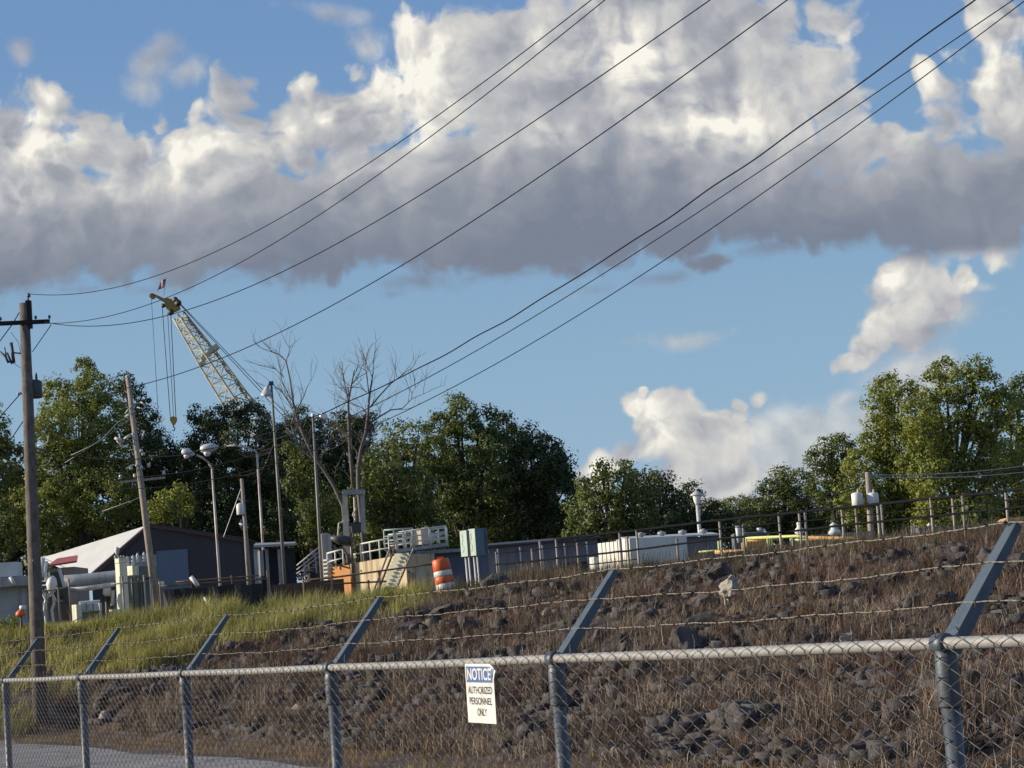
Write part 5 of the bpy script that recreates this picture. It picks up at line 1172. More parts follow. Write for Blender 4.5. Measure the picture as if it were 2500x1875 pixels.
for i, (px, py, r_, lab) in enumerate(((1803, 1163, .25, 'white domed vent on a tan base, right of the two vents'), (1728, 1160, .17, 'smaller white domed vent behind the yellow handrail'))):
    c = at(px, py, 74); th = thing('roof_vent', lab, 'vent', (c.x, c.y, c.z), 'white domed vents')
    m = MB(); m.lathe(c, [(r_ * .55, 0), (r_ * .6, .1), (r_ * .95, .14), (r_ * .8, .26), (r_ * .4, .32), (r_ * .4, .42), (r_ * .5, .44), (r_ * .1, .52)], 16); m.build('dome', m_wht, th, True)
    m = MB(); m.box((c.x + (.25 if i == 0 else 0), c.y + .3, (c.z + PLAT) / 2 + (.08 if i == 0 else 0)), (1.9 if i == 0 else .5, .5, c.z - PLAT + (.16 if i == 0 else 0))); m.build('base', m_conc if i else weathered('tan_base', (0.45, 0.37, 0.28), None, 2), th)
eb = thing('equipment_box', 'dark grey equipment box with a white notice near the right trees', 'box', (at(2010, 1160, 80).x, 80, PLAT - .1))
m = MB(); box_px(m, 1985, 1138, 2036, 1170, 80, 1, PLAT - .1); m.build('body', m_slate, eb, bevel=.02); m = MB(); box_px(m, 1969, 1136, 1978, 1153, 79.6, .06); m.build('white_panel', m_wht, eb); m = MB(); m.lathe(at(2008, 1137, 79.5), [(.05, 0), (.09, .04), (.03, .12)], 10); m.build('lamp', m_wht, eb, True)
for i, (px, py) in enumerate(((1794 - 0, 0),)): pass
pu = thing('pump_stand', 'pale pipework stand left of the yellow handrails behind the fence', 'machinery', (at(1596, 1180, 84).x, 84, PLAT - .1))
m = MB(); m.tube([at(1593, 1136, 84), at(1598, 1172, 84)], .10, 8); m.tube([at(1640, 1140, 84), at(1641, 1150, 84)], .10, 8); m.tube([at(1648, 1143, 84), at(1660, 1160, 84)], .07, 8); m.build('pipes', m_lgray, pu, True)
m = MB(); box_px(m, 1586, 1150, 1652, 1200, 85, 1.0, PLAT - .1); m.build('housing', m_slate, pu, bevel=.03)
yt = thing('yellow_loader', 'yellow machine edge with dark openings at the far right behind the wall', 'machinery', (at(2200, 1140, 68).x, 68, PLAT))
m = MB(); m.slab([at(2165, 1128, 68), at(2178, 1118, 68), at(2260, 1112, 68), at(2260, 1150, 68), at(2165, 1150, 68)], (0, 1.2, 0)); m.build('body', m_org, yt)
for i in range(3): m = MB(); box_px(m, 2177 + i * 12, 1126 - i, 2185 + i * 12, 1136 - i, 67.98, -.03); m.build('opening_shade_plate', m_dkmet, yt)  # dark plates on the body, shade inside the openings given as colour

# ------------------------------------------------------------------ two fences along the crest
YF = lambda px: 67.2 - (px - 1072) * .0125
m_fp = weathered('dull_fence_post', (0.28, 0.25, 0.21), (0.17, 0.12, 0.09), 3, .8, .1, .2, 40, .5, (0.12, .05, .03))
fp = [(1072, 1195, 1268), (1149, 1189, 1258), (1247, 1176, 1242), (1355, 1162, 1234), (1462, 1167, 1222), (1605, 1138, 1212), (1739, 1111, 1206), (1904, 1094, 1183), (2079, 1075, 1168)]
post_rail('crest_fence', 'dull pipe fence with dark sagging rails along the top of the rocky bank', 'fence', [(a, b, c_, YF(a)) for a, b, c_ in fp],
          [([(1072, 1220, YF(1072)), (1355, 1190, YF(1355)), (1575, 1162, YF(1575)), (1904, 1126, YF(1904)), (2240, 1092, YF(2240))], .032, .008), ([(1072, 1196, YF(1072)), (1247, 1178, YF(1247)), (1330, 1168, YF(1330))], .02, .004), ([(1522, 1145, YF(1522)), (1900, 1110, YF(1900)), (2240, 1074, YF(2240))], .016, .008)], m_fp, .036, rmat=m_blk)
YB = lambda px: 72.5 - (px - 1072) * .0125
bp_ = [(1166, 1172, 1247), (1201, 1166, 1242), (1338, 1151, 1223), (1375, 1147, 1218), (1554, 1125, 1194), (1682, 1111, 1184), (1726, 1107, 1178), (1818, 1098, 1160), (1848, 1095, 1166), (1895, 1090, 1172), (2010, 1078, 1144), (2057, 1074, 1141), (2172, 1061, 1128), (2215, 1057, 1125)]
post_rail('cable_fence', 'farther line of pale posts carrying a thick black cable above the crest fence', 'fence', [(a, b, c_, YB(a)) for a, b, c_ in bp_],
          [([(1196, 1165, YB(1196)), (1375, 1146, YB(1375)), (1522, 1127, YB(1522)), (1750, 1104, YB(1750)), (2010, 1077, YB(2010)), (2240, 1054, YB(2240))], .045, .012), ([(1375, 1208, YB(1375)), (1201, 1228, YB(1201))], .02)], m_postc, .038, rmat=m_blk)
# ------------------------------------------------------------------ lattice crane
YK = 168.0
m_kc = weathered('crane_cream', (0.66, 0.61, 0.44), (0.50, 0.43, 0.26), 1.2, .6, 0, .1, 10, .4, (0.25, .17, .09))
m_ky = weathered('crane_yellow', (0.42, 0.29, 0.07), (0.28, 0.19, 0.05), 1.0, .6, 0, .2, 8, .4, (0.1, .07, .03))
m_kd = weathered('crane_dark', (0.07, 0.07, 0.07), None, 2, .6)
K = lambda px, py, dy=0: at(px, py, YK + dy)
T0, T1 = K(386, 681), K(780, 1265)
kr = thing('lattice_crane', 'tall pale lattice boom crane with a yellow head rising behind the trees', 'crane', (T1.x + 1, YK, PLAT))
axd = (T1 - T0).normalized(); side = Vector((-axd.z, 0, axd.x)).normalized()
if side.x < 0: side = -side
dep = Vector((0, 1, 0))
U = YK / F
Ltot = (T1 - T0).length
def width(s):      # s metres down from the head
    px_ = s / U
    return lerp(27, 48, min(px_ / 130, 1)) * U if px_ < 130 else lerp(48, 62, min((px_ - 130) / 150, 1)) * U
offs = [(-.5, -.12), (.02, -.5), (.5, .12), (-.02, .5)]
def cp(s, k):
    w_ = width(s); return T0 + axd * s + side * (offs[k][0] * w_) + dep * (offs[k][1] * w_)
ns = 24; boom = MB()
for k in range(4): boom.tube([cp(Ltot * i / ns, k) for i in range(ns + 1)], .075, 6)
boom.build('boom_chords', m_kc, kr, True)
lac = MB(); s = 0.0; i = 0
while s < Ltot - 1.0:
    w_ = width(s); s2 = s + w_ * .5
    for k in range(4):
        j = (k + 1) % 4; a, b = (k, j) if i % 2 else (j, k)
        lac.tube([cp(s, a), cp(s2, b)], .040, 5); lac.tube([cp(s2, k), cp(s2, j)], .040, 5)
    s = s2; i += 1
lac.build('boom_lacing', m_kc, kr)
# splice frame in the middle, catwalk and clutter under the right chord
m = MB()
for (px, py, sx_, sz_) in ((445, 770, 1.0, .35), (456, 757, .5, .5), (466, 751, .5, .45), (437, 785, .6, .3)): m.box(K(px, py, -.3), (sx_ * .75, .7, sz_ * .8), 0, rad(-35))
m.build('splice_frame', m_kc, kr)
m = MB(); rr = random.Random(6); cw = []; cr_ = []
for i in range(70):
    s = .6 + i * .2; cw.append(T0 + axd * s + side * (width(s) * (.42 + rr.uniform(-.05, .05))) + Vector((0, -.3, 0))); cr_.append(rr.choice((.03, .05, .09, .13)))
m.tube(cw, cr_, 5); m.build('catwalk', weathered('crane_grey', (0.30, 0.28, 0.22), None, 2), kr)  # catwalk in a plain brownish grey
# head
m = MB()
hd = [(346, 643), (356, 641), (362, 640), (383, 644), (389, 655), (387, 668), (370, 679), (356, 662), (347, 655)]
hd = [(352, 646), (360, 643), (372, 646), (381, 643), (386, 650), (390, 668), (384, 672), (368, 678), (358, 664)]
for dy in (-.55, .45): m.slab([K(px, py, dy) for px, py in hd], (0, .1, 0))
m.box(K(372, 660, 0), (.8, 1.0, .6), 0, .5)
m.build('head_plates', m_ky, kr)
m = MB()
for dy in (-.3, .2): m.slab([K(324, 636, dy), K(329, 633, dy), K(352, 643, dy), K(362, 652, dy), K(352, 652, dy), K(336, 642, dy), K(326, 643, dy)], (0, .08, 0))
m.lathe(K(328, 639, -.3), [(.19, 0), (.19, .55)], 16, (0, 1, 0)); m.build('nose', m_ky, kr)
for px, py, r_ in ((378, 647, .22), (384, 654, .26), (368, 674, .25), (352, 660, .16)):
    m = MB(); m.lathe(K(px, py, -.65), [(r_, 0), (r_ * .8, .06), (r_ * .8, .10), (r_, .16)], 18, (0, 1, 0)); m.build('sheave', m_kd, kr, True)
# ropes
for nm, pts, r_ in (('hoist_rope', [(327, 645), (344, 930)], .022), ('hoist_rope', [(350.5, 664), (368, 900)], .028), ('hoist_rope', [(362, 672), (375, 900)], .022), ('hoist_rope', [(369, 678), (380, 900)], .03)):
    m = MB(); m.tube([K(*pts[0]), K(*pts[1])], r_, 5); m.build(nm, m_kd, kr, True)
for off_ in (0, 8):
    m = MB(); m.tube([K(384 + off_ * .2, 652), K(586, 871 - off_ * 1.3), K(860, 1168 - off_ * 2)], .028, 5); m.build('pendant_line', m_kd, kr, True)
m = MB(); m.tube([K(395, 672), K(523, 838), K(590, 905), K(700, 1060)], .03, 5); m.build('pendant_line', m_kd, kr, True)
hb = thing('hook_block', 'yellow hook block hanging on ropes below the crane head', 'hook block', K(374, 905))
m = MB(); m.slab([K(367, 901, -.2), K(374, 899, -.2), K(381, 901, -.2), K(381, 908, -.2), K(376, 917, -.2), K(372, 917, -.2), K(367, 908, -.2)], (0, .4, 0)); m.build('block', weathered('hook_yellow', (0.62, 0.38, 0.07), None, 2), hb)
m = MB(); m.tube([K(374, 917), K(375, 922), K(378, 926), K(376, 931), K(372.5, 929)], .045, 6); m.build('hook', m_kd, hb, True)
# flag on the head
fg = thing('flag', 'small stars and stripes flag flying from the crane head', 'flag', K(353.5, 640))
m = MB(); m.tube([K(353.5, 640), K(359, 600)], .022, 5); m.build('flagpole', m_lgray, fg, True)
fr_, fb_, fw_ = weathered('flag_red', (0.50, 0.10, 0.10), None, 3, .8), weathered('flag_blue', (0.06, 0.08, 0.17), None, 3, .8), weathered('flag_white', (0.75, 0.72, 0.74), None, 3, .8)
def fpos(u, v):    # u along the fly, v down the hoist
    px = lerp(358.6, 355.5, v) + u * lerp(-12, -16, v) ; py = lerp(600, 620, v) + u * lerp(9, 8, v) * 1.0 + math.sin(u * 7) * .7
    return K(px, py, .12 * math.sin(u * 9 + v * 2))
def fpatch(m, u0, v0, u1, v1, dy=0):
    n = 8; o = [];
    for i in range(n + 1):
        u = lerp(u0, u1, i / n); o += [fpos(u, v0) + Vector((0, dy, 0)), fpos(u, v1) + Vector((0, dy, 0)), fpos(u, v1) + Vector((0, dy + .01, 0)), fpos(u, v0) + Vector((0, dy + .01, 0))]
    return m.add(o, [(i * 4 + a, i * 4 + (a + 1) % 4, i * 4 + 4 + (a + 1) % 4, i * 4 + 4 + a) for i in range(n) for a in range(4)] + [(0, 1, 2, 3), (n * 4 + 3, n * 4 + 2, n * 4 + 1, n * 4)])
m = MB(); fpatch(m, 0, 0, 1, 1); m.build('white_field', fw_, fg)
m = MB()
for i in range(0, 13, 2): fpatch(m, 0, i / 13, 1, (i + 1) / 13, -.014)
m.build('red_stripes', fr_, fg)
m = MB(); fpatch(m, 0, 0, .42, .54, -.03); m.build('canton', fb_, fg)
# carrier body far below, hidden by the trees from here
m = MB(); m.box((T1.x + 1.5, YK + .3, PLAT + 1.9), (5.5, 2.8, 2.2)); m.build('crane_house', m_ky, kr, bevel=.08)
m = MB(); m.box((T1.x + 1.2, YK - 1.6, PLAT + .5), (6.5, .8, 1.0)); m.box((T1.x + 1.2, YK + 2.0, PLAT + .5), (6.5, .8, 1.0)); m.build('crawler_tracks', m_kd, kr, bevel=.2)
# ------------------------------------------------------------------ trees
tr = np.random.default_rng(77)
m_lf = {}
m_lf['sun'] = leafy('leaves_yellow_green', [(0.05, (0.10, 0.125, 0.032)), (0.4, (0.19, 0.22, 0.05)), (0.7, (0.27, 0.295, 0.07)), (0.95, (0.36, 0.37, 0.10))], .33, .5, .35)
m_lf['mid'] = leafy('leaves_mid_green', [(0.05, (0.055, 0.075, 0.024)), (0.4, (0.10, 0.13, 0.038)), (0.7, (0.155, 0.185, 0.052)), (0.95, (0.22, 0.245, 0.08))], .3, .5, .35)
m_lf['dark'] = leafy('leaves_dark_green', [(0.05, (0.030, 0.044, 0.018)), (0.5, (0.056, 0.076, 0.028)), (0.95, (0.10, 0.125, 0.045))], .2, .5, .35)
m_lf['pale'] = leafy('leaves_pale_green', [(0.05, (0.07, 0.09, 0.03)), (0.5, (0.15, 0.18, 0.06)), (0.95, (0.27, 0.29, 0.11))], .35, .5, .35)
m_bark = weathered('bark', (0.10, 0.08, 0.065), (0.06, 0.05, 0.04), 3, .9, 0, .6)
def crown_mesh(blobs, Y, leaf, dens, clump):
    """leaf clumps spread over and inside lobes; every clump is a rough dome of separate leaves"""
    V = []
    for (px, py, rx, ry) in blobs:
        c = at(px, py, Y + tr.uniform(-1.2, 1.2)); u = Y / F; a, b = rx * u, ry * u; d = (a + b) / 2 * .85
        area = 4 * math.pi * ((a * b + a * d + b * d) / 3); ncl = int(max(10, area / (clump * clump) * 1.15))
        q = tr.normal(size=(ncl, 3)); q /= np.linalg.norm(q, axis=1)[:, None]
        q[:, 1] -= 0.25; q /= np.linalg.norm(q, axis=1)[:, None]
        rr_ = tr.uniform(.72, 1.10, ncl) ** 1.0 * (1 + .10 * np.sin(q[:, 0] * 5 + px) * np.cos(q[:, 2] * 6))
        cc = np.array(c) + q * rr_[:, None] * np.array([a, d, b])
        nl = max(8, int(dens * clump * clump / (leaf * leaf) * 3.6))
        for i in range(ncl):
            cr = clump * tr.uniform(.45, 1.05)
            p = tr.normal(size=(nl, 3)); p /= np.linalg.norm(p, axis=1)[:, None]
            p = p * cr * tr.uniform(.45, 1.05, (nl, 1)) * np.array([1, 1, .8])
            nm = p / (np.linalg.norm(p, axis=1)[:, None] + 1e-6) + q[i] * .4 + tr.normal(size=(nl, 3)) * .34
            nm /= np.linalg.norm(nm, axis=1)[:, None]
            t1 = np.cross(nm, tr.normal(size=(nl, 3))); t1 /= np.linalg.norm(t1, axis=1)[:, None] + 1e-9; t2 = np.cross(nm, t1)
            s = leaf * tr.uniform(.55, 1.15, (nl, 1)); o = cc[i] + p
            V.append(np.stack([o - t1 * s * .5, o - t2 * s * .36 + nm * s * .06, o + t1 * s * .62 - nm * s * .08, o + t2 * s * .36 + nm * s * .06], 1))
    V = np.concatenate(V); n = len(V)
    return V.reshape(-1, 3), np.arange(n * 4).reshape(n, 4)
nleaf = 0
def tree(name, label, Y, blobs, kind, leaf=.26, dens=.8, clump=.62, cat='tree', group=None, core=False, base=None):
    global nleaf
    big = max(blobs, key=lambda b: b[2] * b[3]); cx = sum(b[0] * b[2] for b in blobs) / sum(b[2] for b in blobs); u = Y / F
    low = max(b[1] for b in blobs); bx = at(cx, low, Y).x; g0 = PLAT - .2
    th = thing(name, label, cat, (bx, Y, g0), group)
    v, f = crown_mesh(blobs, Y, leaf, dens, clump); nleaf += len(f)
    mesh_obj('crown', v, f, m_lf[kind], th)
    m = MB(); topb = min(blobs, key=lambda b: b[1]); tp = at(topb[0], topb[1], Y)
    ts = min(1.0, max(b[3] for b in blobs) * u / 1.2); ts = ts if ts > .5 else .1
    m.tube([(bx, Y, g0), (bx + .1, Y, lerp(g0, tp.z, .4)), ((bx + tp.x) / 2, Y, lerp(g0, tp.z, .7)), tuple(tp)], [.30 * ts, .22 * ts, .14 * ts, .04 * ts], 8)
    for b in blobs:
        c = at(b[0], b[1], Y); j = Vector((bx, Y, lerp(g0, c.z, .45))); m.tube([j, lerp(j, c, .5) + Vector((0, 0, .3)), c], [.13 * ts, .09 * ts, .03 * ts], 6)
    m.build('trunk', m_bark, th, True)
G1 = 'trees standing behind the yard'
TL = [
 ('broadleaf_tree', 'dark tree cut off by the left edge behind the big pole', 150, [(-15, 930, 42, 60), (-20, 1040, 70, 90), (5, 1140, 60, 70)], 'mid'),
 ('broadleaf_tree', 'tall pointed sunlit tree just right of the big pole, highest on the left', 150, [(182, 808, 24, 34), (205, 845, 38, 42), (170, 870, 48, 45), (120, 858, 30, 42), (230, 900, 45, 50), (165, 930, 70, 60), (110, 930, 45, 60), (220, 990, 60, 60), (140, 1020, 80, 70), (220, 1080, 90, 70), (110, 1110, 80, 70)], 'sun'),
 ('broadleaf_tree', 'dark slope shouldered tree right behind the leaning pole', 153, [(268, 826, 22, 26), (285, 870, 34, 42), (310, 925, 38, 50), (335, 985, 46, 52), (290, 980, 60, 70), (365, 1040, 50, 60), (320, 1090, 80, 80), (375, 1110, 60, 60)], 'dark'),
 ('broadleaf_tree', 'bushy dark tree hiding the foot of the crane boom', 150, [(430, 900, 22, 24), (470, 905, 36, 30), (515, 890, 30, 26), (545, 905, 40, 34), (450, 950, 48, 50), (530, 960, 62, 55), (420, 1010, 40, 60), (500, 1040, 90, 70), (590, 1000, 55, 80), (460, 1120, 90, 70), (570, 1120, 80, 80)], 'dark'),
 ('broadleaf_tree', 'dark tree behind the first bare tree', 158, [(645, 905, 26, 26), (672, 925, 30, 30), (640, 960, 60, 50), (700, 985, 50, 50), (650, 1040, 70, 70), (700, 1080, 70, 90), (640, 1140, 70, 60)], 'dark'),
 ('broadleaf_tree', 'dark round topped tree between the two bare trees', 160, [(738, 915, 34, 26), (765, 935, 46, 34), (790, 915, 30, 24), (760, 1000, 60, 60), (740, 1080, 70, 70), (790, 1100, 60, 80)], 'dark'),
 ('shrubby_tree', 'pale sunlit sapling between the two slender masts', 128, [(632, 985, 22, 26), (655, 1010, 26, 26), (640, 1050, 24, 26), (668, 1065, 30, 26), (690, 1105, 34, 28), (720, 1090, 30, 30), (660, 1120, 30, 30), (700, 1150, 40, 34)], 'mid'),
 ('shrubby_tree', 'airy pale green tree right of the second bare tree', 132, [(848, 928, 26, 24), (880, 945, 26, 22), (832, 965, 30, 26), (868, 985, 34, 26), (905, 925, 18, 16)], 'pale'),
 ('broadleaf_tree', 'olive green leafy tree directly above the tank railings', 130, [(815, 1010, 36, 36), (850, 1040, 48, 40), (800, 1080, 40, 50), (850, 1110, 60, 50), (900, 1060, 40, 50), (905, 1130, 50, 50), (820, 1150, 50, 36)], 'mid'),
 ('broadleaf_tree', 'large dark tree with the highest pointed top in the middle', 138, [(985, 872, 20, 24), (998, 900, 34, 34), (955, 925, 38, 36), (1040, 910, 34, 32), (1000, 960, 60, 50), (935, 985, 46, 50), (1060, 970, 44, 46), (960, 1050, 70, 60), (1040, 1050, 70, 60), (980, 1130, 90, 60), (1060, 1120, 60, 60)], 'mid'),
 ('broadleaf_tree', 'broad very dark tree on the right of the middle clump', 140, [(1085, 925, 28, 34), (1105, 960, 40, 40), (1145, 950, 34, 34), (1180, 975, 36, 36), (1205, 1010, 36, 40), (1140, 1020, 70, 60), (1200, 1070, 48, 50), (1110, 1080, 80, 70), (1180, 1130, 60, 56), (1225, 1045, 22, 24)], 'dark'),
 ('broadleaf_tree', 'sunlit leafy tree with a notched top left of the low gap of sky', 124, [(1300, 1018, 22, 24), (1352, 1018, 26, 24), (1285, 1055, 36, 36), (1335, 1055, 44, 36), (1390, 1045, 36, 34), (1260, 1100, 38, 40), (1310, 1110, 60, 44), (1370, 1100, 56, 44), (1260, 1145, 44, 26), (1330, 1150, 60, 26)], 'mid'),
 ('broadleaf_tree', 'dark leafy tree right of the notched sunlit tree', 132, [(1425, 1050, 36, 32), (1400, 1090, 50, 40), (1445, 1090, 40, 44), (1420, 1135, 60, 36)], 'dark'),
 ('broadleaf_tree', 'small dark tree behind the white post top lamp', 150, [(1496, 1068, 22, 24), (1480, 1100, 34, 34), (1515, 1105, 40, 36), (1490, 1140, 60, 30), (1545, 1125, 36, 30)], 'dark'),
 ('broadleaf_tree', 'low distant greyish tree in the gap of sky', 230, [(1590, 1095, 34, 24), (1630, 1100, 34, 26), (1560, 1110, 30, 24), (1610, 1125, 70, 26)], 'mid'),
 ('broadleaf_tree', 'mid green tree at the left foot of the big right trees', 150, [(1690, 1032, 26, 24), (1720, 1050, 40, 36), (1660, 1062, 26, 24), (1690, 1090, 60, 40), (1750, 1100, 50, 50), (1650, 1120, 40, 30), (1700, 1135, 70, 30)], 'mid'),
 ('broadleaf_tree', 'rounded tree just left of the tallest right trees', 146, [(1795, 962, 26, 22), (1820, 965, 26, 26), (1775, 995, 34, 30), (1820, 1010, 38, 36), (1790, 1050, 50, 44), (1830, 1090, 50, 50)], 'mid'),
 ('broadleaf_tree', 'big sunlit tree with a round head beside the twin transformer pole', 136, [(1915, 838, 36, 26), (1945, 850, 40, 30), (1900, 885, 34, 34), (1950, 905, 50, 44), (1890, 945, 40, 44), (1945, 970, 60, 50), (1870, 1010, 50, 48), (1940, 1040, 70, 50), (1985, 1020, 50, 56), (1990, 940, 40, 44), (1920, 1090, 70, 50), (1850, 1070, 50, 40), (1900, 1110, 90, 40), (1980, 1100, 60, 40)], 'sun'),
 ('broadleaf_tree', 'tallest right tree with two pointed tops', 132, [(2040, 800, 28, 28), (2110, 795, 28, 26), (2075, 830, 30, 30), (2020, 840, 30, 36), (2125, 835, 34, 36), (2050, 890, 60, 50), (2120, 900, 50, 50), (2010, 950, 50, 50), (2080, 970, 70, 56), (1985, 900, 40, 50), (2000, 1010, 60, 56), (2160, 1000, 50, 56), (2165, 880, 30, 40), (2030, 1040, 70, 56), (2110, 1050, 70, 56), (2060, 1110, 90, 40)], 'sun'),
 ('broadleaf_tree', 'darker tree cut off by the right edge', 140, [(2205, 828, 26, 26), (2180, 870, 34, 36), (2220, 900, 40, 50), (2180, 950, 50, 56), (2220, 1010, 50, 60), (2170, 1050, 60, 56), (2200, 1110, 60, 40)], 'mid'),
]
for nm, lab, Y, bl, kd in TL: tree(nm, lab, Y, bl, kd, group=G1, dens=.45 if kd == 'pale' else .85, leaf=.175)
# dense undergrowth that closes the view beneath the crowns
UG = [(20, 172), (170, 170), (330, 172), (470, 168), (610, 172), (740, 170), (870, 160), (1010, 162), (1150, 160)]
labs = ['behind the big pole', 'left of the leaning pole', 'above the gabled shed roof', 'behind the two street lamps', 'behind the open shelter', 'behind the lifting frame', 'behind the tank', 'behind the teal cabinets', 'above the long slate building']
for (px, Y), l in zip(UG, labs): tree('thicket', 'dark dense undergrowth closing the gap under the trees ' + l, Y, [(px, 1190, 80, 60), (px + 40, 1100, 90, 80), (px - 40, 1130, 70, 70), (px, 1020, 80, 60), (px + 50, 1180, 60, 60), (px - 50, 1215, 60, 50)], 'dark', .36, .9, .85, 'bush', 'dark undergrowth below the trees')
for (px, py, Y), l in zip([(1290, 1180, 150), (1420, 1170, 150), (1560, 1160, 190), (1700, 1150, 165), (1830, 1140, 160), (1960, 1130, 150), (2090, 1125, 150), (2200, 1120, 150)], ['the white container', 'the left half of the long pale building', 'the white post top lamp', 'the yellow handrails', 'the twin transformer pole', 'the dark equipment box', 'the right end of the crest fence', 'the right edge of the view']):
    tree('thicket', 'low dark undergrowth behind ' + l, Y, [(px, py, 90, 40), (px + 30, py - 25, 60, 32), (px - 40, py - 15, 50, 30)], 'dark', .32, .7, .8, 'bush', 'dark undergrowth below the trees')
for (px, py, Y, lab) in ((385, 1085, 142, 'lit bush above the ridge of the gabled shed'), (348, 1100, 141, 'lit bush left of the shed ridge behind the leaning pole'), (2110, 1135, 74, 'grey green bush at the right behind the timber wall')):
    tree('bush', lab, Y, [(px, py, 26, 26), (px + 22, py + 10, 20, 20), (px - 18, py + 14, 20, 20), (px + 4, py - 24, 16, 16)], 'sun' if Y > 100 else 'mid', .22, .8, .4, 'bush')
for (px, py, rx, ry, lab) in ((850, 1282, 24, 15, 'leafy green weed bush on the bank top in front of the stairs'), (905, 1284, 20, 11, 'smaller green weed bush between the stairs and the orange drum'), (1012, 1282, 22, 11, 'green weed bush at the feet of the teal cabinets'), (250, 1348, 16, 12, 'green weed bush in the grass below the cream cabinet'), (20, 1352, 34, 16, 'green weed bush at the left edge below the concrete building')):
    tree('weed_bush', lab, 65.5 if px > 300 else 66.5, [(px, py, rx, ry), (px - rx * .7, py + 5, rx * .6, ry * .7), (px + rx * .8, py + 4, rx * .5, ry * .6)], 'sun', .07, .9, .16, 'bush')
print('leaves', nleaf)
# bare dead trees
m_dead = weathered('dead_wood', (0.16, 0.14, 0.12), (0.08, 0.07, 0.06), 2, .9, 0, .5, 20)
def twigs(m, p, d, L, r, depth, rr, Y):
    pts = [p]; q = p.copy(); dd = d.copy(); n = 4
    for i in range(n):
        dd = (dd + Vector((rr.uniform(-.28, .28), rr.uniform(-.2, .2), rr.uniform(-.12, .24)))).normalized(); q = q + dd * L / n; pts.append(q.copy())
    m.tube(pts, [lerp(r, r * .45, i / n) for i in range(n + 1)], 4 if r < .04 else 6, False)
    if depth <= 0: return
    for k in range(rr.choice((2, 3, 3))):
        i = rr.randint(1, n); nd = (dd + Vector((rr.uniform(-.9, .9), rr.uniform(-.5, .5), rr.uniform(-.25, .7)))).normalized(); twigs(m, pts[i], nd, L * rr.uniform(.5, .8), r * .52, depth - 1, rr, Y)
def dead(label, Y, limbs, seed, tdepth=2):
    b = at(*limbs[0][0][0], Y); th = thing('dead_tree', label, 'tree', (b.x, Y, PLAT - .2)); rr = random.Random(seed)
    m0 = MB(); m = MB()
    for li, (pts, r0, r1) in enumerate(limbs):
        P = [at(x, y, Y + (li % 3 - 1) * .3) for x, y in pts]; n = len(P) - 1
        if li == 0: P = [Vector((P[0].x + .2, Y, PLAT - .2))] + P; n += 1
        (m0 if r0 > .11 else m).tube(P, [lerp(r0, r1, i / n) * .72 for i in range(n + 1)], 7)
        for i in range(1 if li == 0 else 0, n):
            for _ in range(rr.choice((1, 1, 2))):
                if P[i + 1].z < at(0, 1090, Y).z and rr.random() < .6: continue
                q = lerp(P[i], P[i + 1], rr.random()); d = (P[i + 1] - P[i]).normalized(); d = (d + Vector((rr.uniform(-1, 1), rr.uniform(-.5, .5), rr.uniform(-.1, .8)))).normalized()
                twigs(m, q, d, rr.uniform(.6, 1.5), .014 + .004 * rr.random(), tdepth - 1, rr, Y)
        q = P[-1]; 
        if r1 < .04: twigs(m, q, (P[-1] - P[-2]).normalized(), 1.0, r1, 1, rr, Y)
    m0.build('trunk', m_dead, th, True); m.build('branches', m_dead, th)
Dz = lambda zx, zy: ((640 + zx / 3.95) * .8848, (820 + zy / 3.95) * .8848)
Z = lambda *a: [Dz(*p) for p in a]
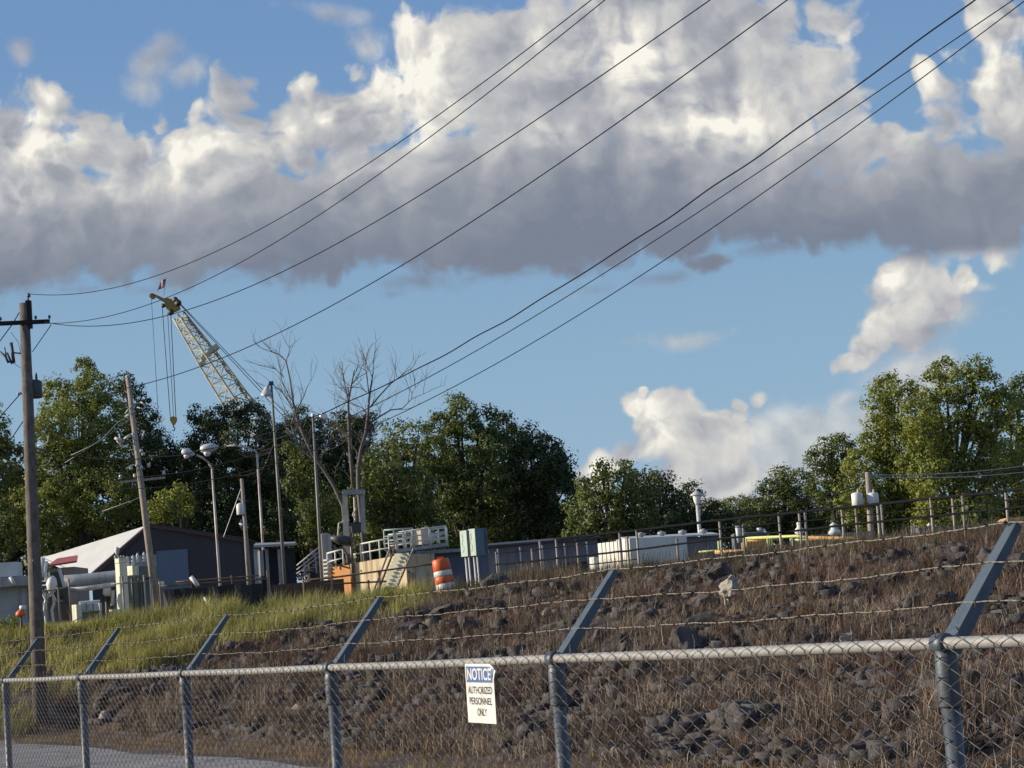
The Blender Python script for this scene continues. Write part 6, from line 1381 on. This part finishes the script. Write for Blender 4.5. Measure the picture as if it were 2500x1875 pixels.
dead('leaning bare dead tree with fine pale twigs beside the tallest mast', 122, [
    (Z((780, 1640), (690, 1440), (560, 1240), (480, 1130), (400, 960), (330, 790)), .17, .09),
    (Z((330, 790), (300, 640), (270, 420), (230, 240), (160, 180), (50, 140)), .09, .02), (Z((300, 640), (250, 560), (190, 430), (160, 250)), .055, .015), (Z((330, 720), (400, 590), (430, 500), (490, 400)), .05, .012),
    (Z((300, 700), (230, 600), (180, 520), (110, 500)), .05, .015), (Z((210, 400), (130, 320), (40, 300)), .035, .01), (Z((230, 240), (260, 160), (265, 110)), .03, .01),
    (Z((480, 1130), (420, 1060), (340, 980), (240, 960), (130, 1000), (0, 1080)), .07, .02), (Z((440, 1060), (370, 900), (300, 840), (200, 660)), .07, .015), (Z((130, 1000), (90, 1100), (40, 1220), (10, 1290)), .035, .01),
    (Z((480, 1170), (360, 1080), (280, 860), (330, 700)), .10, .05), (Z((560, 1180), (640, 1060), (690, 900), (720, 700)), .035, .01)], 5)
dead('bare dead tree with a broken upright stem behind the lifting frame', 120, [
    (Z((930, 1480), (925, 1300), (950, 1100), (1000, 930), (1020, 760), (1030, 620)), .20, .08),
    (Z((880, 1460), (860, 1250), (840, 1000), (835, 800), (830, 640), (860, 480), (890, 330)), .15, .045), (Z((830, 620), (810, 540), (790, 425)), .07, .035), (Z((840, 600), (830, 500)), .05, .04),
    (Z((1030, 620), (1050, 480), (1070, 350), (1075, 220)), .08, .02), (Z((1030, 560), (1010, 400), (1000, 340), (930, 290)), .05, .012), (Z((1060, 400), (1040, 340), (990, 290), (970, 200)), .035, .01),
    (Z((1040, 690), (1130, 580), (1240, 460), (1320, 400), (1400, 340)), .065, .02), (Z((1300, 400), (1285, 330)), .03, .01), (Z((1020, 900), (1060, 830), (1130, 780), (1240, 715), (1350, 700), (1440, 610), (1600, 540)), .085, .015),
    (Z((1440, 610), (1450, 540), (1480, 500)), .03, .01), (Z((835, 960), (760, 900), (700, 840), (635, 795)), .06, .02), (Z((1010, 545), (950, 500), (885, 490)), .04, .012), (Z((870, 460), (930, 400), (985, 370)), .035, .01),
    (Z((1010, 760), (960, 690), (880, 660)), .04, .012), (Z((925, 1200), (910, 1110), (870, 1060)), .05, .03), (Z((940, 1180), (990, 1110), (1040, 1000), (1030, 920)), .08, .05), (Z((840, 960), (800, 990), (690, 1000)), .03, .01)], 9)
